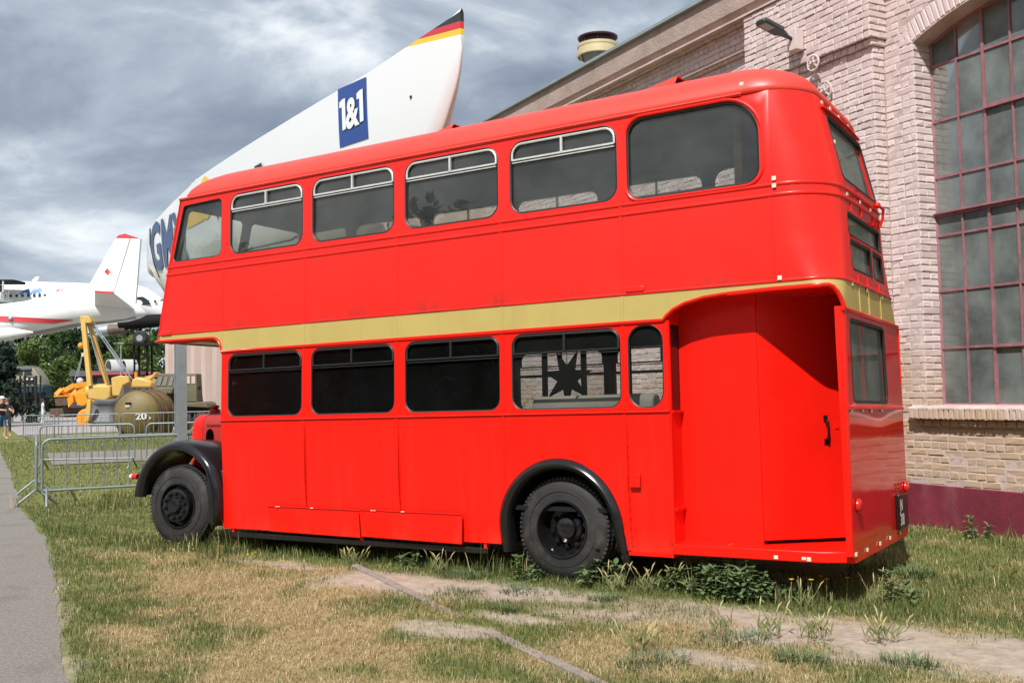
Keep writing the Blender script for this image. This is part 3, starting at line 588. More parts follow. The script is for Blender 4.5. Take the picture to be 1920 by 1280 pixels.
# rear wheel arch moulding
def arch_mould(fn, name, rows, a0, a1, legL, legR):
    rings = []
    for a in np.linspace(a0, a1, 34): rings.append([fn(arch_c[0] + r * math.cos(a), arch_c[1] + r * math.sin(a), d) for r, d in rows])
    if legL is not None: rings.append([fn(arch_c[0] - r, legL, d) for r, d in rows])
    if legR is not None: rings.insert(0, [fn(arch_c[0] + r + 0.05, legR, d + .02) for r, d in rows])
    MB().loft(rings, True, False, True).build(name, M['black'], bus, smooth=60)
for fn in (near, far): arch_mould(fn, 'wheel_arch_moulding', [(0.632, 0.0), (0.618, -0.035), (0.585, -0.055), (0.55, -0.035), (0.53, 0.02), (0.53, 0.10), (0.56, 0.10), (0.60, 0.02)], 0.0, math.pi, 0.235, 0.16)
for y0, y1 in ((0.05, 0.75), (W - 0.75, W - 0.05)):
    MB().lathe([(0.56, y0), (0.56, y1)], (arch_c[0], 0, arch_c[1]), 'Y', 20, 0.0, math.pi).build('wheel_box', M['chassis'], bus)
MB().box(3.72, 3.74, 0.1, W - 0.1, 0.3, 0.9).build('splash_plate', M['chassis'], bus); MB().box(4.93, 4.95, 0.1, W - 0.1, 0.3, 0.9).build('splash_plate', M['chassis'], bus)
# wheels
def tread_lugs(mb, c, r, y, w, n, s):
    for k in range(n):
        a = 2 * math.pi * k / n; mb.obox((c[0] + r * math.cos(a), y, c[2] + r * math.sin(a)), (0.022, w, 0.024), Matrix.Rotation(-a, 3, 'Y'))
def wheel(x, y, z, rad, s, front, steer=0.0):
    """s = +1: outer face toward -y"""
    f = lambda h: y + s * h
    prof = [(0.535, 0.01), (0.56, -0.005), (0.64, 0.0), (0.78, -0.002), (0.90, 0.015), (0.965, 0.045), (0.995, 0.075), (1.0, 0.13), (0.995, 0.18), (0.965, 0.21), (0.88, 0.235), (0.6, 0.23), (0.535, 0.22)]
    mb = MB(); mb.lathe([(r * rad, f(h)) for r, h in prof], (x, 0, z), 'Y', 56); mb.lathe([(0.72 * rad, f(-0.003)), (0.725 * rad, f(-0.008)), (0.735 * rad, f(-0.003))], (x, 0, z), 'Y', 56)
    w = empty('wheel', (0, 0, 0)); w.parent = bus; pc = Vector((x, y + s * 0.1, 0)); w.location = pc - Matrix.Rotation(steer, 3, 'Z') @ pc; w.rotation_euler = (0, 0, steer); t = mb.build('tyre', M['rubber'], w, smooth=50)
    mb = MB(); tread_lugs(mb, (x, 0, z), rad * 0.968, f(0.055), 0.05, 70, s); tread_lugs(mb, (x, 0, z), rad * 0.986, f(0.125), 0.07, 70, s); o = mb.build('tread', M['rubber'], w, smooth=0); o['kind'] = 'stuff'
    mb = MB()
    if front: rp = [(0.545, 0.0), (0.555, -0.018), (0.53, -0.02), (0.50, 0.01), (0.47, 0.05), (0.43, 0.055), (0.42, 0.0), (0.41, -0.035), (0.36, -0.045), (0.20, -0.04), (0.19, -0.06), (0.15, -0.085), (0.0, -0.09)]
    else: rp = [(0.545, 0.0), (0.555, -0.016), (0.53, -0.018), (0.51, 0.02), (0.49, 0.10), (0.44, 0.155), (0.30, 0.165), (0.29, 0.12), (0.22, 0.10), (0.20, 0.06), (0.14, 0.045), (0.0, 0.045)]
    mb.lathe([(r * rad, f(h)) for r, h in rp], (x, 0, z), 'Y', 40); mb.build('rim', M['black'], w, smooth=35)
    nn = 10; rn, hn = (0.31, -0.05) if front else (0.36, 0.15)
    for k in range(nn):
        a = 2 * math.pi * (k + .3) / nn; cx, cz = x + rn * rad * math.cos(a), z + rn * rad * math.sin(a)
        MB().lathe([(0.022, f(hn)), (0.022, f(hn - 0.03)), (0.013, f(hn - 0.032)), (0.012, f(hn - 0.045)), (0, f(hn - 0.045))], (cx, 0, cz), 'Y', 6).build('wheel_nut', M['black'], w, smooth=0)
wheel(4.317, 0.06, 0.462, 0.464, 1, False); wheel(4.317, W - 0.06, 0.462, 0.464, -1, False)
wheel(-0.665, -0.035, 0.535, 0.46, 1, True, R(7)); wheel(-0.665, W + 0.035, 0.535, 0.46, -1, True, R(7))
# front wings
def wing(mir):
    fy = (lambda y: W - y) if mir else (lambda y: y); cx, cz = -0.665, 0.53; rows = []
    prof = [(0.60, 0.02), (0.615, -0.035), (0.645, -0.075), (0.685, -0.085), (0.72, -0.06), (0.745, 0.0), (0.755, 0.10), (0.76, 0.25), (0.75, 0.42), (0.72, 0.58), (0.70, 0.60), (0.71, 0.40), (0.70, 0.1), (0.66, -0.02)]
    for a in np.linspace(R(172), R(38), 26): rows.append([(cx + r * math.cos(a) * (1.0 if math.cos(a) > 0 else 1.02), fy(y), cz + r * math.sin(a)) for r, y in prof])
    # rear leg of the wing sweeping down behind the wheel
    pa = rows[-1]
    for dx, dz in ((0.05, -0.13), (0.075, -0.28), (0.085, -0.45), (0.085, -0.62)): rows.append([(p[0] + dx - 0.0, p[1], p[2] + dz) for p in pa])
    w = MB().loft(rows, True, False, True).build('front_wing', M['black'], bus, smooth=60)
    MB().box(-0.30, 0.0, min(fy(0.04), fy(0.62)), max(fy(0.04), fy(0.62)), 0.32, 0.95).build('wing_valance', M['black'], bus, bevel=0.03)
    x = cx - 0.735; l = MB(); l.lathe([(0.0, x - 0.115), (0.026, x - 0.105), (0.032, x - 0.06)], (0, fy(-0.02), 0.855), 'X', 12); l.build('side_light', M['white'], bus)
    MB().lathe([(0.034, x - 0.06), (0.034, x + 0.03)], (0, fy(-0.02), 0.855), 'X', 12).build('side_light_body', M['lampred'], bus)
wing(False); wing(True)
# bonnet and radiator
bp = [(0.62, 0.72), (0.62, 1.40), (0.635, 1.48), (0.67, 1.545), (0.73, 1.58), (0.9, 1.60), (1.07, 1.58), (1.13, 1.545), (1.165, 1.48), (1.18, 1.40), (1.18, 0.72)]
def brow(x, s=1.0, dz=0): return [(x, 0.9 + (y - 0.9) * s, 0.72 + (z - 0.72) * s + dz) for y, z in bp]
M['red_bonnet'] = mat('dull_red_bonnet_paint', (0.36, 0.018, 0.014), 0.5, var=0.12, rvar=0.1)
MB().loft([brow(-1.0), brow(-0.5), brow(0.0)], True, False, True).build('bonnet', M['red_bonnet'], bus, smooth=40)
MB().loft([brow(-1.20, 0.93), brow(-1.185, 0.985), brow(-1.15, 1.005), brow(-1.005, 1.005)], True, False, True).build('radiator', M['red'], bus, smooth=40)
MB().lathe([(0.07, 1.6), (0.065, 1.64), (0.04, 1.655), (0.035, 1.665), (0.055, 1.67), (0.05, 1.695), (0.0, 1.70)], (-1.09, 0.9, 0), 'Z', 14).build('radiator_cap', M['red_bonnet'], bus)
MB().tube([(-0.92, 0.61, 1.45 + 0.0), (-0.1, 0.61, 1.45)], 0.006, 6).build('bonnet_hinge', M['black'], bus)
mb = MB(); c_ = [(-0.865 + 0.068 * math.cos(a), 1.30 + 0.105 * math.sin(a)) for a in np.linspace(0, 2 * math.pi, 24, endpoint=False)]; mb.extrude(c_, lambda a, b, d: (a, d, b), 0.612, 0.63); mb.build('air_opening', M['void'], bus, smooth=0)
MB().box(-1.0, 0.0, 1.30, W - 0.02, 0.75, 1.62).build('cab_lower_panel', M['red'], bus, bevel=0.05)
mb = MB(); mb.beam((-0.02, 0.02, 0.34), (-0.16, -0.02, 0.60), 0.02, 0.02); mb.build('mirror_bracket', M['black'], bus)
# platform
pp = [(5.405, -0.002), (6.62, -0.002), (6.875, 0.10), (6.875, W - 0.06), (5.405, W - 0.06)]
mb = MB(); mb.extrude(pp, lambda a, b, d: (a, b, d), 0.30, 0.388); mb.build('rear_platform', M['red_dark'], bus, bevel=0.008)
MB().box(4.99, 5.405, 0.02, 0.3, 0.272, 0.30).build('platform_edge', M['red_dark'], bus)
# closing partition and door
PX0, PX1, DX, DY = 5.375, 6.105, 6.665, 0.755
def slab(mb, a, b, z0, z1, th):
    a = Vector((*a, 0)); b = Vector((*b, 0)); d = (b - a).normalized(); nrm = Vector((-d.y, d.x, 0)) * th
    return mb.add([a + Vector((0, 0, z0)), b + Vector((0, 0, z0)), b + nrm + Vector((0, 0, z0)), a + nrm + Vector((0, 0, z0)), a + Vector((0, 0, z1)), b + Vector((0, 0, z1)), b + nrm + Vector((0, 0, z1)), a + nrm + Vector((0, 0, z1))], [(0, 3, 2, 1), (4, 5, 6, 7), (0, 1, 5, 4), (1, 2, 6, 5), (2, 3, 7, 6), (3, 0, 4, 7)])
slab(MB(), (PX0 + 0.025, 0.25), (PX1 - 0.003, 0.25), 0.388, 2.452, 0.03).build('closing_partition', M['red_dark'], bus)
door = slab(MB(), (PX1 + 0.004, 0.255), (DX, DY), 0.42, 2.448, 0.035).build('platform_door', M['red_dark'], bus, bevel=0.004)
dv = Vector((DX - PX1, DY - 0.255, 0)).normalized(); dn = Vector((dv.y, -dv.x, 0)); hp = Vector((PX1, 0.255, 0)) + dv * 0.585
mb = MB(); mb.tube([hp + Vector((0, 0, 1.235)) + dn * 0.005, hp + Vector((0, 0, 1.25)) + dn * 0.045, hp + Vector((0, 0, 1.32)) + dn * 0.055, hp + Vector((0, 0, 1.385)) + dn * 0.045, hp + Vector((0, 0, 1.40)) + dn * 0.005], 0.012, 8)
for z in (1.22, 1.415): mb.obox(hp + dn * 0.004 + Vector((0, 0, z)), (0.035, 0.008, 0.05), Matrix((dv, -dn, Vector((0, 0, 1)))).transposed())
mb.build('door_handle', M['black'], door)
kp = hp + dv * 0.10 + Vector((0, 0, 1.345)); mb = MB(); mb.tube([kp, kp + dn * 0.008], 0.022, 14); mb.build('door_lock', M['red_dark'], door)
for x, z in ((5.58, 2.19),): MB().tube([(x, 0.25, z), (x, 0.236, z)], 0.022, 10).build('bolt_cover', M['red_dark'], bus)
# side return of the saloon bulkhead with slit window
MB().box(5.375, 5.416, 0.035, 0.25, 0.388, 1.50).build('bulkhead_return', M['red_dark'], bus)
MB().box(5.375, 5.416, 0.035, 0.25, 2.24, 2.45).build('bulkhead_return', M['red_dark'], bus)
MB().box(5.385, 5.412, 0.06, 0.23, 1.50, 2.24).build('slit_window', M['black'], bus)
MB().box(5.412, 5.44, 0.03, 0.25, 1.485, 1.505).build('return_ledge', M['red_dark'], bus); MB().box(5.412, 5.44, 0.04, 0.25, 0.66, 0.685).build('return_ledge', M['red_dark'], bus)
mb = MB(); mb.beam((5.41, 0.03, 0.31), (5.41, 0.03, 2.27), 0.02, 0.028, (0, 1, 0)); mb.build('pillar_trim', M['red'], bus)
# rear lamps and number plate
for y, z in ((0.19, 0.735), (2.10, 0.755)):
    l = MB().lathe([(0.055, 0), (0.055, 0.018), (0.045, 0.03), (0.0, 0.034)], (0, y, z), 'X', 16); l.v = [(p[0] + 6.88, p[1], p[2]) for p in l.v]; l.build('tail_lamp', M['lampred'], bus)
xp = 6.884
pl = MB().box(xp, xp + 0.035, 1.60, 1.985, 0.405, 0.715).build('number_plate', M['black'], bus, bevel=0.006)
for txt, z in (('JN', 0.575), ('308', 0.445)):
    text_mesh(txt, 0.155, lambda a, b, z=z: (xp + 0.0365, 1.615 + a * 0.72, z + b * 0.92), M['white'], 'plate_lettering', pl, 0.004, cuts=0)
for z in (0.76, 0.80):
    for y in (1.68, 1.84): MB().box(xp, xp + 0.006, y - 0.03, y + 0.03, z - 0.012, z + 0.012).build('old_bolt_plate', M['red_bonnet'], bus)
# paper stickers along the seams
for x, z in ((6.335, 3.36), (6.335, 3.30), (6.355, 2.545), (6.08, 4.2)):
    s_ = 0.017; y = YN(z) - 0.019 if z < 4.1 else 0.042; MB().box(x + .04 - s_, x + .04 + s_, y, y + 0.006, z - s_, z + s_).build('sticker', M['sticker'], bus)
for y, z in ((0.52, 4.07), (0.75, 4.075), (1.0, 4.06), (1.35, 4.06), (0.53, 3.72), (0.55, 3.27), (0.95, 3.27), (1.35, 3.27), (1.75, 3.27), (0.42, 2.50), (0.9, 2.495), (1.5, 2.49), (0.15, 1.47), (0.5, 1.475), (0.8, 1.47), (1.2, 1.475), (0.1, 0.37), (0.45, 0.365), (0.9, 0.365), (1.3, 0.37), (1.75, 0.365)):
    x = xrear(y, z); MB().box(x - 0.0, x + 0.008, y - 0.022, y + 0.022, z - 0.014, z + 0.014).build('sticker', M['sticker'], bus)
for x in (6.28, 6.50, 6.54): MB().box(x - .016, x + .016, -0.006, -0.002, 0.31 + random.uniform(0, .012), 0.342).build('sticker', M['sticker'], bus)
# upper deck seats and rails
def seat(x, y0, y1):
    s = empty('seat', (0, 0, 0)); s.parent = bus
    lp = rrect(y0, y1, 2.95, 3.43, (0.03, 0.03, 0.16, 0.16), 5); mb = MB(); mb.extrude(lp, lambda a, b, d: (d - (b - 2.95) * -0.16, a, b), x - 0.05, x + 0.05); mb.build('backrest', M['seat'], s, bevel=0.015)
    MB().box(x - 0.48, x - 0.02, y0, y1, 2.86, 2.97).build('cushion', M['seat'], s, bevel=0.03)
    for y in (y0 + .1, y1 - .1): MB().beam((x - .2, y, 2.5), (x - .2, y, 2.88), 0.03, 0.03).build('leg', M['chrome'], s)
    MB().tube([(x + .07, y1 - .22, 3.40), (x + .085, y1 - .21, 3.475), (x + .09, y1 - .12, 3.495), (x + .09, y1 - .03, 3.46), (x + .08, y1 - .01, 3.38)], 0.016, 8).build('grab_handle', M['chrome'], s)
for x in (0.30, 0.98, 1.78, 2.52, 3.26, 4.02, 4.76, 5.58): seat(x, 0.10, 0.88)
for x in (0.30, 1.04, 2.52, 4.0, 4.74): seat(x, 1.34, 2.12)
MB().tube([(0.16, 0.16, 3.36), (0.20, 0.16, 3.43), (0.92, 0.16, 3.47), (1.0, 0.16, 3.50), (1.03, 0.16, 3.46), (1.04, 0.16, 3.36)], 0.012, 8).build('grab_rail', M['chrome'], bus)
MB().box(5.87, 5.94, 0.52, 0.62, 2.5, 4.40).build('timber_post', M['wood'], bus); MB().box(5.942, 6.45, 0.58, 0.60, 2.5, 4.40).build('stair_partition', M['brownpanel'], bus)
# saloon bench
mb = MB(); mb.extrude(rrect(0.36, 0.55, 1.0, 1.665, (0.03, 0.03, 0.08, 0.08), 4), lambda a, b, d: (d, a, b), 3.85, 5.1); mb.build('bench_back', M['bench'], bus, bevel=0.02)
for x in (3.05, 3.55, 4.1, 4.9): MB().beam((x, W - 0.2, 0.7), (x, W - 0.2, 2.4), 0.05, 0.05, (0, 1, 0)).build('handrail_pole', M['dark'], bus)
MB().box(2.5, 5.35, W - 0.14, W - 0.10, 1.93, 1.96).build('window_bar', M['dark'], bus)
# dark star hanging inside the saloon window
star = empty('hanging_star', (0, 0, 0), 0, 'large black seven pointed star hanging behind the saloon window above the cream bench', 'star decoration')
star.matrix_world = bus.matrix_world @ Matrix.Translation((4.11, 0.60, 1.84))
pts = []
for k in range(14):
    a = R(90 + 360 / 14 * (k + 0.98)); r = 0.31 if k % 2 == 0 else 0.125; pts.append((r * math.cos(a) * 0.92, r * math.sin(a)))
n = len(pts); MB().add([(a, 0, b) for a, b in pts] + [(0, -0.04, 0), (0, 0.04, 0)], [(k, (k + 1) % n, n) for k in range(n)] + [((k + 1) % n, k, n + 1) for k in range(n)]).build('star_body', M['dark'], star, smooth=0)
MB().tube([(0, 0, 0.12), (0, 0, 0.53)], 0.004, 5).build('hanging_cord', M['dark'], star)
# ------------------------------------------------------------------ brick building (local: x along the wall, y into the building, z up)
BANG = math.atan2(-0.512421, 0.858734)
bld = empty('brick_building', (7.65, 4.36, 0), BANG, 'long pink painted brick hall with a tall arched industrial window and dark red plinth', 'building')
def brick_material():
    m = bpy.data.materials.new('painted_brick'); m.use_nodes = True; t = m.node_tree; b = t.nodes['Principled BSDF']; b.inputs['Roughness'].default_value = 0.85; b.inputs['Specular IOR Level'].default_value = 0.25
    g = nd(t, 'ShaderNodeNewGeometry'); pos = g.outputs['Position']; rnd = g.outputs['Random Per Island']
    sp = nd(t, 'ShaderNodeSeparateXYZ'); t.links.new(pos, sp.inputs[0])
    pink = ramp(t, rnd, [(0.0, (0.575, 0.47, 0.45)), (0.5, (0.64, 0.53, 0.51)), (1.0, (0.69, 0.58, 0.56))])
    beige = ramp(t, rnd, [(0.0, (0.40, 0.285, 0.195)), (0.5, (0.49, 0.36, 0.25)), (1.0, (0.55, 0.43, 0.32))])
    hz = math_(t, 'ADD', sp.outputs[2], math_(t, 'MULTIPLY', math_(t, 'SUBTRACT', noise(t, pos, 0.9, 5), 0.5), 2.6))
    f = ramp(t, math_(t, 'DIVIDE', hz, 6.0), [(0.22, (1,) * 3), (0.36, (0,) * 3)])
    c = mixc(t, f, pink, beige)
    st = ramp(t, noise(t, pos, 3.2, 8, 0.7), [(0.5, (0,) * 3), (0.75, (0.5,) * 3)]); c = mixc(t, st, c, (0.45, 0.36, 0.325))
    fl = ramp(t, noise(t, pos, 26, 5, 0.6), [(0.66, (0,) * 3), (0.73, (0.55,) * 3)]); c = mixc(t, fl, c, (0.60, 0.55, 0.50))
    t.links.new(c, b.inputs['Base Color'])
    bn = nd(t, 'ShaderNodeBump'); bn.inputs['Strength'].default_value = 0.28; bn.inputs['Distance'].default_value = 0.01; t.links.new(noise(t, pos, 38, 6, 0.65), bn.inputs['Height']); t.links.new(bn.outputs[0], b.inputs['Normal'])
    return m
M['brick'] = brick_material()
M['mortar'] = mat('painted_mortar', (0.53, 0.43, 0.395), 0.95, var=0.2, vscale=3, bump=0.5, bscale=60)
M['plinth'] = mat('wine_red_plinth_paint', (0.175, 0.022, 0.04), 0.62, var=0.3, vscale=2.2, bump=0.25, bscale=25, dirt=(0.26, 0.13, 0.13), dirt_amt=0.5, dscale=(3, 3, 1.2))
M['render'] = mat('weathered_pink_render', (0.42, 0.325, 0.285), 0.95, var=0.2, vscale=1.6, bump=0.6, bscale=22, dirt=(0.26, 0.20, 0.17), dirt_amt=0.5, dscale=(2, 2, 5))
M['zinc'] = mat('zinc_roof_edge', (0.33, 0.38, 0.39), 0.45, 0.4, var=0.1)
M['maroon'] = mat('faded_maroon_steel', (0.29, 0.125, 0.14), 0.6, var=0.25, vscale=9, dirt=(0.33, 0.22, 0.21), dirt_amt=0.6, dscale=(8, 8, 2))
M['pane'] = glass('dirty_factory_glass', (0.30, 0.34, 0.32), 0.12, 0.70, (0.215, 0.25, 0.235), 0.45)
mb = MB()                                                              # mortar backing
mb.box(-13.0, -1.212, 0.0, 0.30, 0.0, 6.62); mb.box(-1.212, 1.69, 0.001, 0.3, 0.0, 1.40); mb.box(1.69, 6.0, 0.0, 0.3, 0, 6.62)
half, cxs, zs_ = 1.451, 0.239, 5.83
RA = 3.75; czA = zs_ - RA * math.cos(math.asin(half / RA))
arcpts = [(cxs + RA * math.sin(a), czA + RA * math.cos(a)) for a in np.linspace(-math.asin(half / RA), math.asin(half / RA), 25)]
mb.extrude(arcpts + [(1.69, 6.62), (-1.212, 6.62)], lambda a, b, d: (a, d, b), 0.002, 0.3)
mb.box(-3.77, -1.665, -0.19, 0.0, 0.0, 6.62); mb.box(-13, 6, -0.11, 0.0, 6.62, 7.0)
mb.build('wall', M['mortar'], bld, smooth=0)
MB().box(-1.215, 1.69, -0.03, 0.3, 1.395, 1.43).build('window_ledge', M['mortar'], bld, bevel=0.012)
MB().box(-1.65, 6, -0.035, 0.0, -0.1, 0.49).build('plinth', M['plinth'], bld, bevel=0.012)
MB().box(-3.80, -1.645, -0.225, -0.0, -0.1, 0.49).build('plinth', M['plinth'], bld, bevel=0.012); MB().box(-13, -3.8, -0.03, 0.0, -0.1, 0.49).build('plinth', M['plinth'], bld)
CH = 0.0845
tmpl = {}
def brick_vf(L, H, D, rng, jit=0.006, ch=0.009):
    """front face toward -y at y=0 .. back at y=D"""
    x, z = L / 2, H / 2; j = lambda: rng.uniform(-jit, jit)
    v = [(sx_ * x, D, sz * z) for sx_, sz in ((-1, -1), (1, -1), (1, 1), (-1, 1))] + [(sx_ * x + j() * .6, ch + j() * .5, sz * z + j() * .6) for sx_, sz in ((-1, -1), (1, -1), (1, 1), (-1, 1))] + [(sx_ * (x - ch * 1.2) + j(), j() * .8, sz * (z - ch * 1.1) + j()) for sx_, sz in ((-1, -1), (1, -1), (1, 1), (-1, 1))]
    f = [(8, 9, 10, 11)] + [(4 + k, 4 + (k + 1) % 4, 8 + (k + 1) % 4, 8 + k) for k in range(4)] + [(k, (k + 1) % 4, 4 + (k + 1) % 4, 4 + k) for k in range(4)]
    return v, f
rb = random.Random(3)
variants = {}
for kind, L in (('s', 0.238), ('h', 0.116)):
    variants[kind] = []
    for k in range(10):
        mb = MB(); v, f = brick_vf(L, 0.078 + rb.uniform(-.003, .003), 0.07, rb); mb.add(v, f); variants[kind].append((v, f, mb.mesh('brick', M['brick'], smooth=0)))
cands = []                                                             # (x, y, z, rz, kind, squash)
def course(s0, s1, t, z, row, keep=lambda s, z: True, off=0.0):
    if row % 2 == 0: L, kind = 0.245, 's'
    else: L, kind = 0.1225, 'h'
    s = s0 - (0.06 if row % 4 == 0 else 0.0) + off
    while s < s1 - 0.03:
        a, b = max(s, s0), min(s + L, s1); k2 = kind
        if kind == 's' and rb.random() < 0.07 and b - a > 0.24:
            for q in (0, 1): cands.append((a + 0.0613 + q * 0.1225, -t - 0.005 - rb.uniform(-.005, .006), z + CH / 2 + rb.uniform(-.003, .003), rb.uniform(-.012, .012), 'h', 1.0)) if keep((a + b) / 2, z) else None
        elif b - a > 0.04 and keep((a + b) / 2, z):
            full = 0.245 if kind == 's' else 0.1225
            cands.append(((a + b) / 2, -t - 0.005 - rb.uniform(-.005, .006), z + CH / 2 + rb.uniform(-.005, .005), rb.uniform(-.018, .018), kind, (b - a) / full))
        s += L
rows = int((7.0 - 0.49) / CH)
def above_arch(s, z): return z > czA + math.sqrt(max(0.01, RA * RA - (s - cxs) ** 2)) + 0.27 if abs(s - cxs) < half + 0.12 else True
for r in range(rows):
    z = 0.492 + r * CH
    if z < 6.53: course(-13.0, -3.78, 0.0, z, r)
    if z < 5.86: course(-3.78, -1.655, 0.2, z, r)
    if z < 1.19: course(-1.65, 2.6, 0.0, z, r)
    elif z < 6.0: course(-1.65, -1.212, 0.0, z, r, lambda s, z: not (s > -1.5 and z < 1.41))
    if z > 5.55: course(-1.65, 2.6, 0.0, z, r, lambda s, z: above_arch(s, z) and z > 5.9) if z > 5.9 else None
    if 5.93 < z < 6.95: course(-3.90, -1.60, 0.30, z, r)
    if 5.84 < z <= 5.93: course(-3.84, -1.63, 0.25, z, 1)
    if 6.53 < z < 6.62: course(-13, -3.9, 0.06, z, 1)
    if z >= 6.62: course(-13, -3.9, 0.12, z, r)
for r, t in ((0, 0.21),): course(-13, 2.6, 0.21, 6.965, 1)
def side_bricks(x, t0, t1, z0, z1, ret):                                # bricks on faces that look along +x
    r = 0
    for rr in range(rows):
        z = 0.492 + rr * CH
        if not z0 <= z < z1: continue
        if (t1 - t0) > 0.26 and rr % 2: cuts = [t0, (t0 + t1) / 2, t1]
        elif (t1 - t0) > 0.15 and rr % 2: cuts = [t0, t0 + 0.085, t1]
        else: cuts = [t0, t1]
        for a, b in zip(cuts[:-1], cuts[1:]): ret.append((x, a, b, z))
ret = []
side_bricks(-1.212, -0.29, 0.004, 1.42, 5.85, ret); side_bricks(-1.655, 0.005, 0.206, 0.49, 5.85, ret); side_bricks(-1.60, 0.005, 0.306, 5.93, 6.95, ret); side_bricks(-1.63, 0.0, 0.256, 5.84, 5.93, ret)
camloc = Matrix.Rotation(-BANG, 4, 'Z') @ (CW - Vector((7.65, 4.36, 0)))
vis = [i for i, c in enumerate(cands) if c[4] and c[5] > 0.7 and -2.05 < c[0] < 0.34 and c[2] < 5.2 and not (-2.0 < c[0] < -1.66 and False)]
vis.sort(key=lambda i: (Vector(cands[i][:3]) - camloc).length - (0.8 if cands[i][2] < 1.3 else 0))
single = set(vis[:298])
V, F = [], []
def addv(v, f, Mx):
    b = len(V); V.extend([tuple(Mx @ Vector(p)) for p in v]); F.extend([tuple(b + i for i in q) for q in f])
for i, (x, y, z, rz, kind, sq) in enumerate(cands):
    v, f, me = rb.choice(variants[kind])
    Mx = Matrix.Translation((x, y, z)) @ Matrix.Rotation(rz, 4, 'Z') @ Matrix.Rotation(rb.uniform(-.006, .006), 4, 'Y') @ Matrix.Diagonal((sq, 1, rb.uniform(0.96, 1.04), 1))
    if i in single:
        o = bpy.data.objects.new('brick', me); COL.objects.link(o); o.parent = bld; o.matrix_local = Mx
    else: addv(v, f, Mx)
for x, t0, t1, z in ret:                                               # return faces
    v, f = brick_vf(t1 - t0 - 0.008, 0.074, 0.07, rb)
    Mx = Matrix.Translation((x + 0.012 + rb.uniform(-.003, .003), -(t0 + t1) / 2, z + CH / 2 + rb.uniform(-.002, .002))) @ Matrix.Rotation(R(90), 4, 'Z'); addv(v, f, Mx)
# arch voussoirs and sill
for k in range(44):
    a = -math.asin(half / RA) - 0.03 + k * (2 * math.asin(half / RA) + 0.06) / 43
    v, f = brick_vf(0.066, 0.24, 0.31, rb); Mx = Matrix.Translation((cxs + (RA + 0.135) * math.sin(a), -0.008, czA + (RA + 0.135) * math.cos(a))) @ Matrix.Rotation(a, 4, 'Y')
    me = bpy.data.meshes.new('arch_brick'); me.from_pydata(v, [], f); me.materials.append(M['brick']); o = bpy.data.objects.new('arch_brick', me); COL.objects.link(o); o.parent = bld; o.matrix_local = Mx
me_s = [None] * 4
for k in range(4):
    mb = MB(); v, f = brick_vf(0.064, 0.128, 0.13, rb, 0.005); mb.add(v, f); me_s[k] = mb.mesh('sill_brick', M['brick'], smooth=0)
for k in range(52):
    o = bpy.data.objects.new('sill_brick', rb.choice(me_s)); COL.objects.link(o); o.parent = bld; o.location = (-1.36 + k * 0.0715, -0.11 + rb.uniform(-.006, .006), 1.335 + rb.uniform(-.004, .004)); o.rotation_euler = (R(-3), rb.uniform(-.03, .03), rb.uniform(-.03, .03))
MB().add([(-1.40, -0.105, 1.398), (2.4, -0.105, 1.398), (2.4, 0.0, 1.43), (-1.40, 0.0, 1.43), (-1.40, -0.105, 1.38), (2.4, -0.105, 1.38), (2.4, 0.0, 1.38), (-1.40, 0.0, 1.38)], [(0, 1, 2, 3), (4, 7, 6, 5), (0, 4, 5, 1), (0, 3, 7, 4), (1, 5, 6, 2)]).build('sill_mortar', M['mortar'], bld)
for k in range(32):
    v, f = brick_vf(0.112, 0.073, 0.08, rb); addv(v, f, Matrix.Translation((-1.28 + k * 0.1225, -0.055, 1.225)))
mb = MB(); mb.v = V; mb.f = F; mb.mi = [0] * len(F); o = mb.build('brickwork', M['brick'], bld, smooth=0, fix=False); o['kind'] = 'stuff'
# cornice blocks, roof edge, roof
for k in range(-7, 2):
    a = -1.88 + k * 2.0
    mb = MB(); pr = [(-0.21, 7.04), (-0.235, 7.06), (-0.235, 7.085), (-0.29, 7.13), (-0.32, 7.15), (-0.33, 7.30), (-0.33, 7.50), (0.0, 7.50), (0.0, 7.04)]
    mb.loft([[(a + 0.006, y, z) for y, z in pr], [(a + 1.994, y, z) for y, z in pr]], True, False, True); mb.build('cornice_block', M['render'], bld, smooth=30)
MB().box(-57.5, 3, -0.33, 0.3, 7.0, 7.03).build('cornice_bed', M['mortar'], bld)
mb = MB(); mb.loft([[(x, y, z) for y, z in ((-0.40, 7.515), (-0.40, 7.565), (0.0, 7.60), (0.0, 7.50), (-0.33, 7.502))] for x in (-57.5, 2.4)], True, False, True); mb.build('roof_edge', M['zinc'], bld)
mb = MB(); mb.add([(-57.5, -0.05, 7.6), (3, -0.05, 7.6), (3, 9, 9.6), (-57.5, 9, 9.6), (-57.5, 9, 0), (3, 9, 0), (3, 0.3, 0), (3, 0.3, 7.5)], [(0, 1, 2, 3), (3, 2, 5, 4), (1, 2, 5, 6, 7)]); mb.build('roof', M['zinc'], bld)
# far stretch of the facade: piers with tall narrow windows, seen past the front of the bus
M['farwall'] = mat('far_pink_wall', (0.57, 0.44, 0.385), 0.9, var=0.08, vscale=0.6, bump=0.2, bscale=12)
MB().box(-58.8, -13, 0.1, 0.3, 0, 7.0).build('wall', M['farwall'], bld)
for k in range(15):
    x = -16.6 - k * 2.8
    MB().box(x - 0.55, x + 0.55, -0.28, 0.1, 0, 6.6).build('pier', M['farwall'], bld); MB().box(x + 0.6, x + 1.25, 0.04, 0.098, 1.4, 4.6).build('narrow_window', M['pane'], bld)
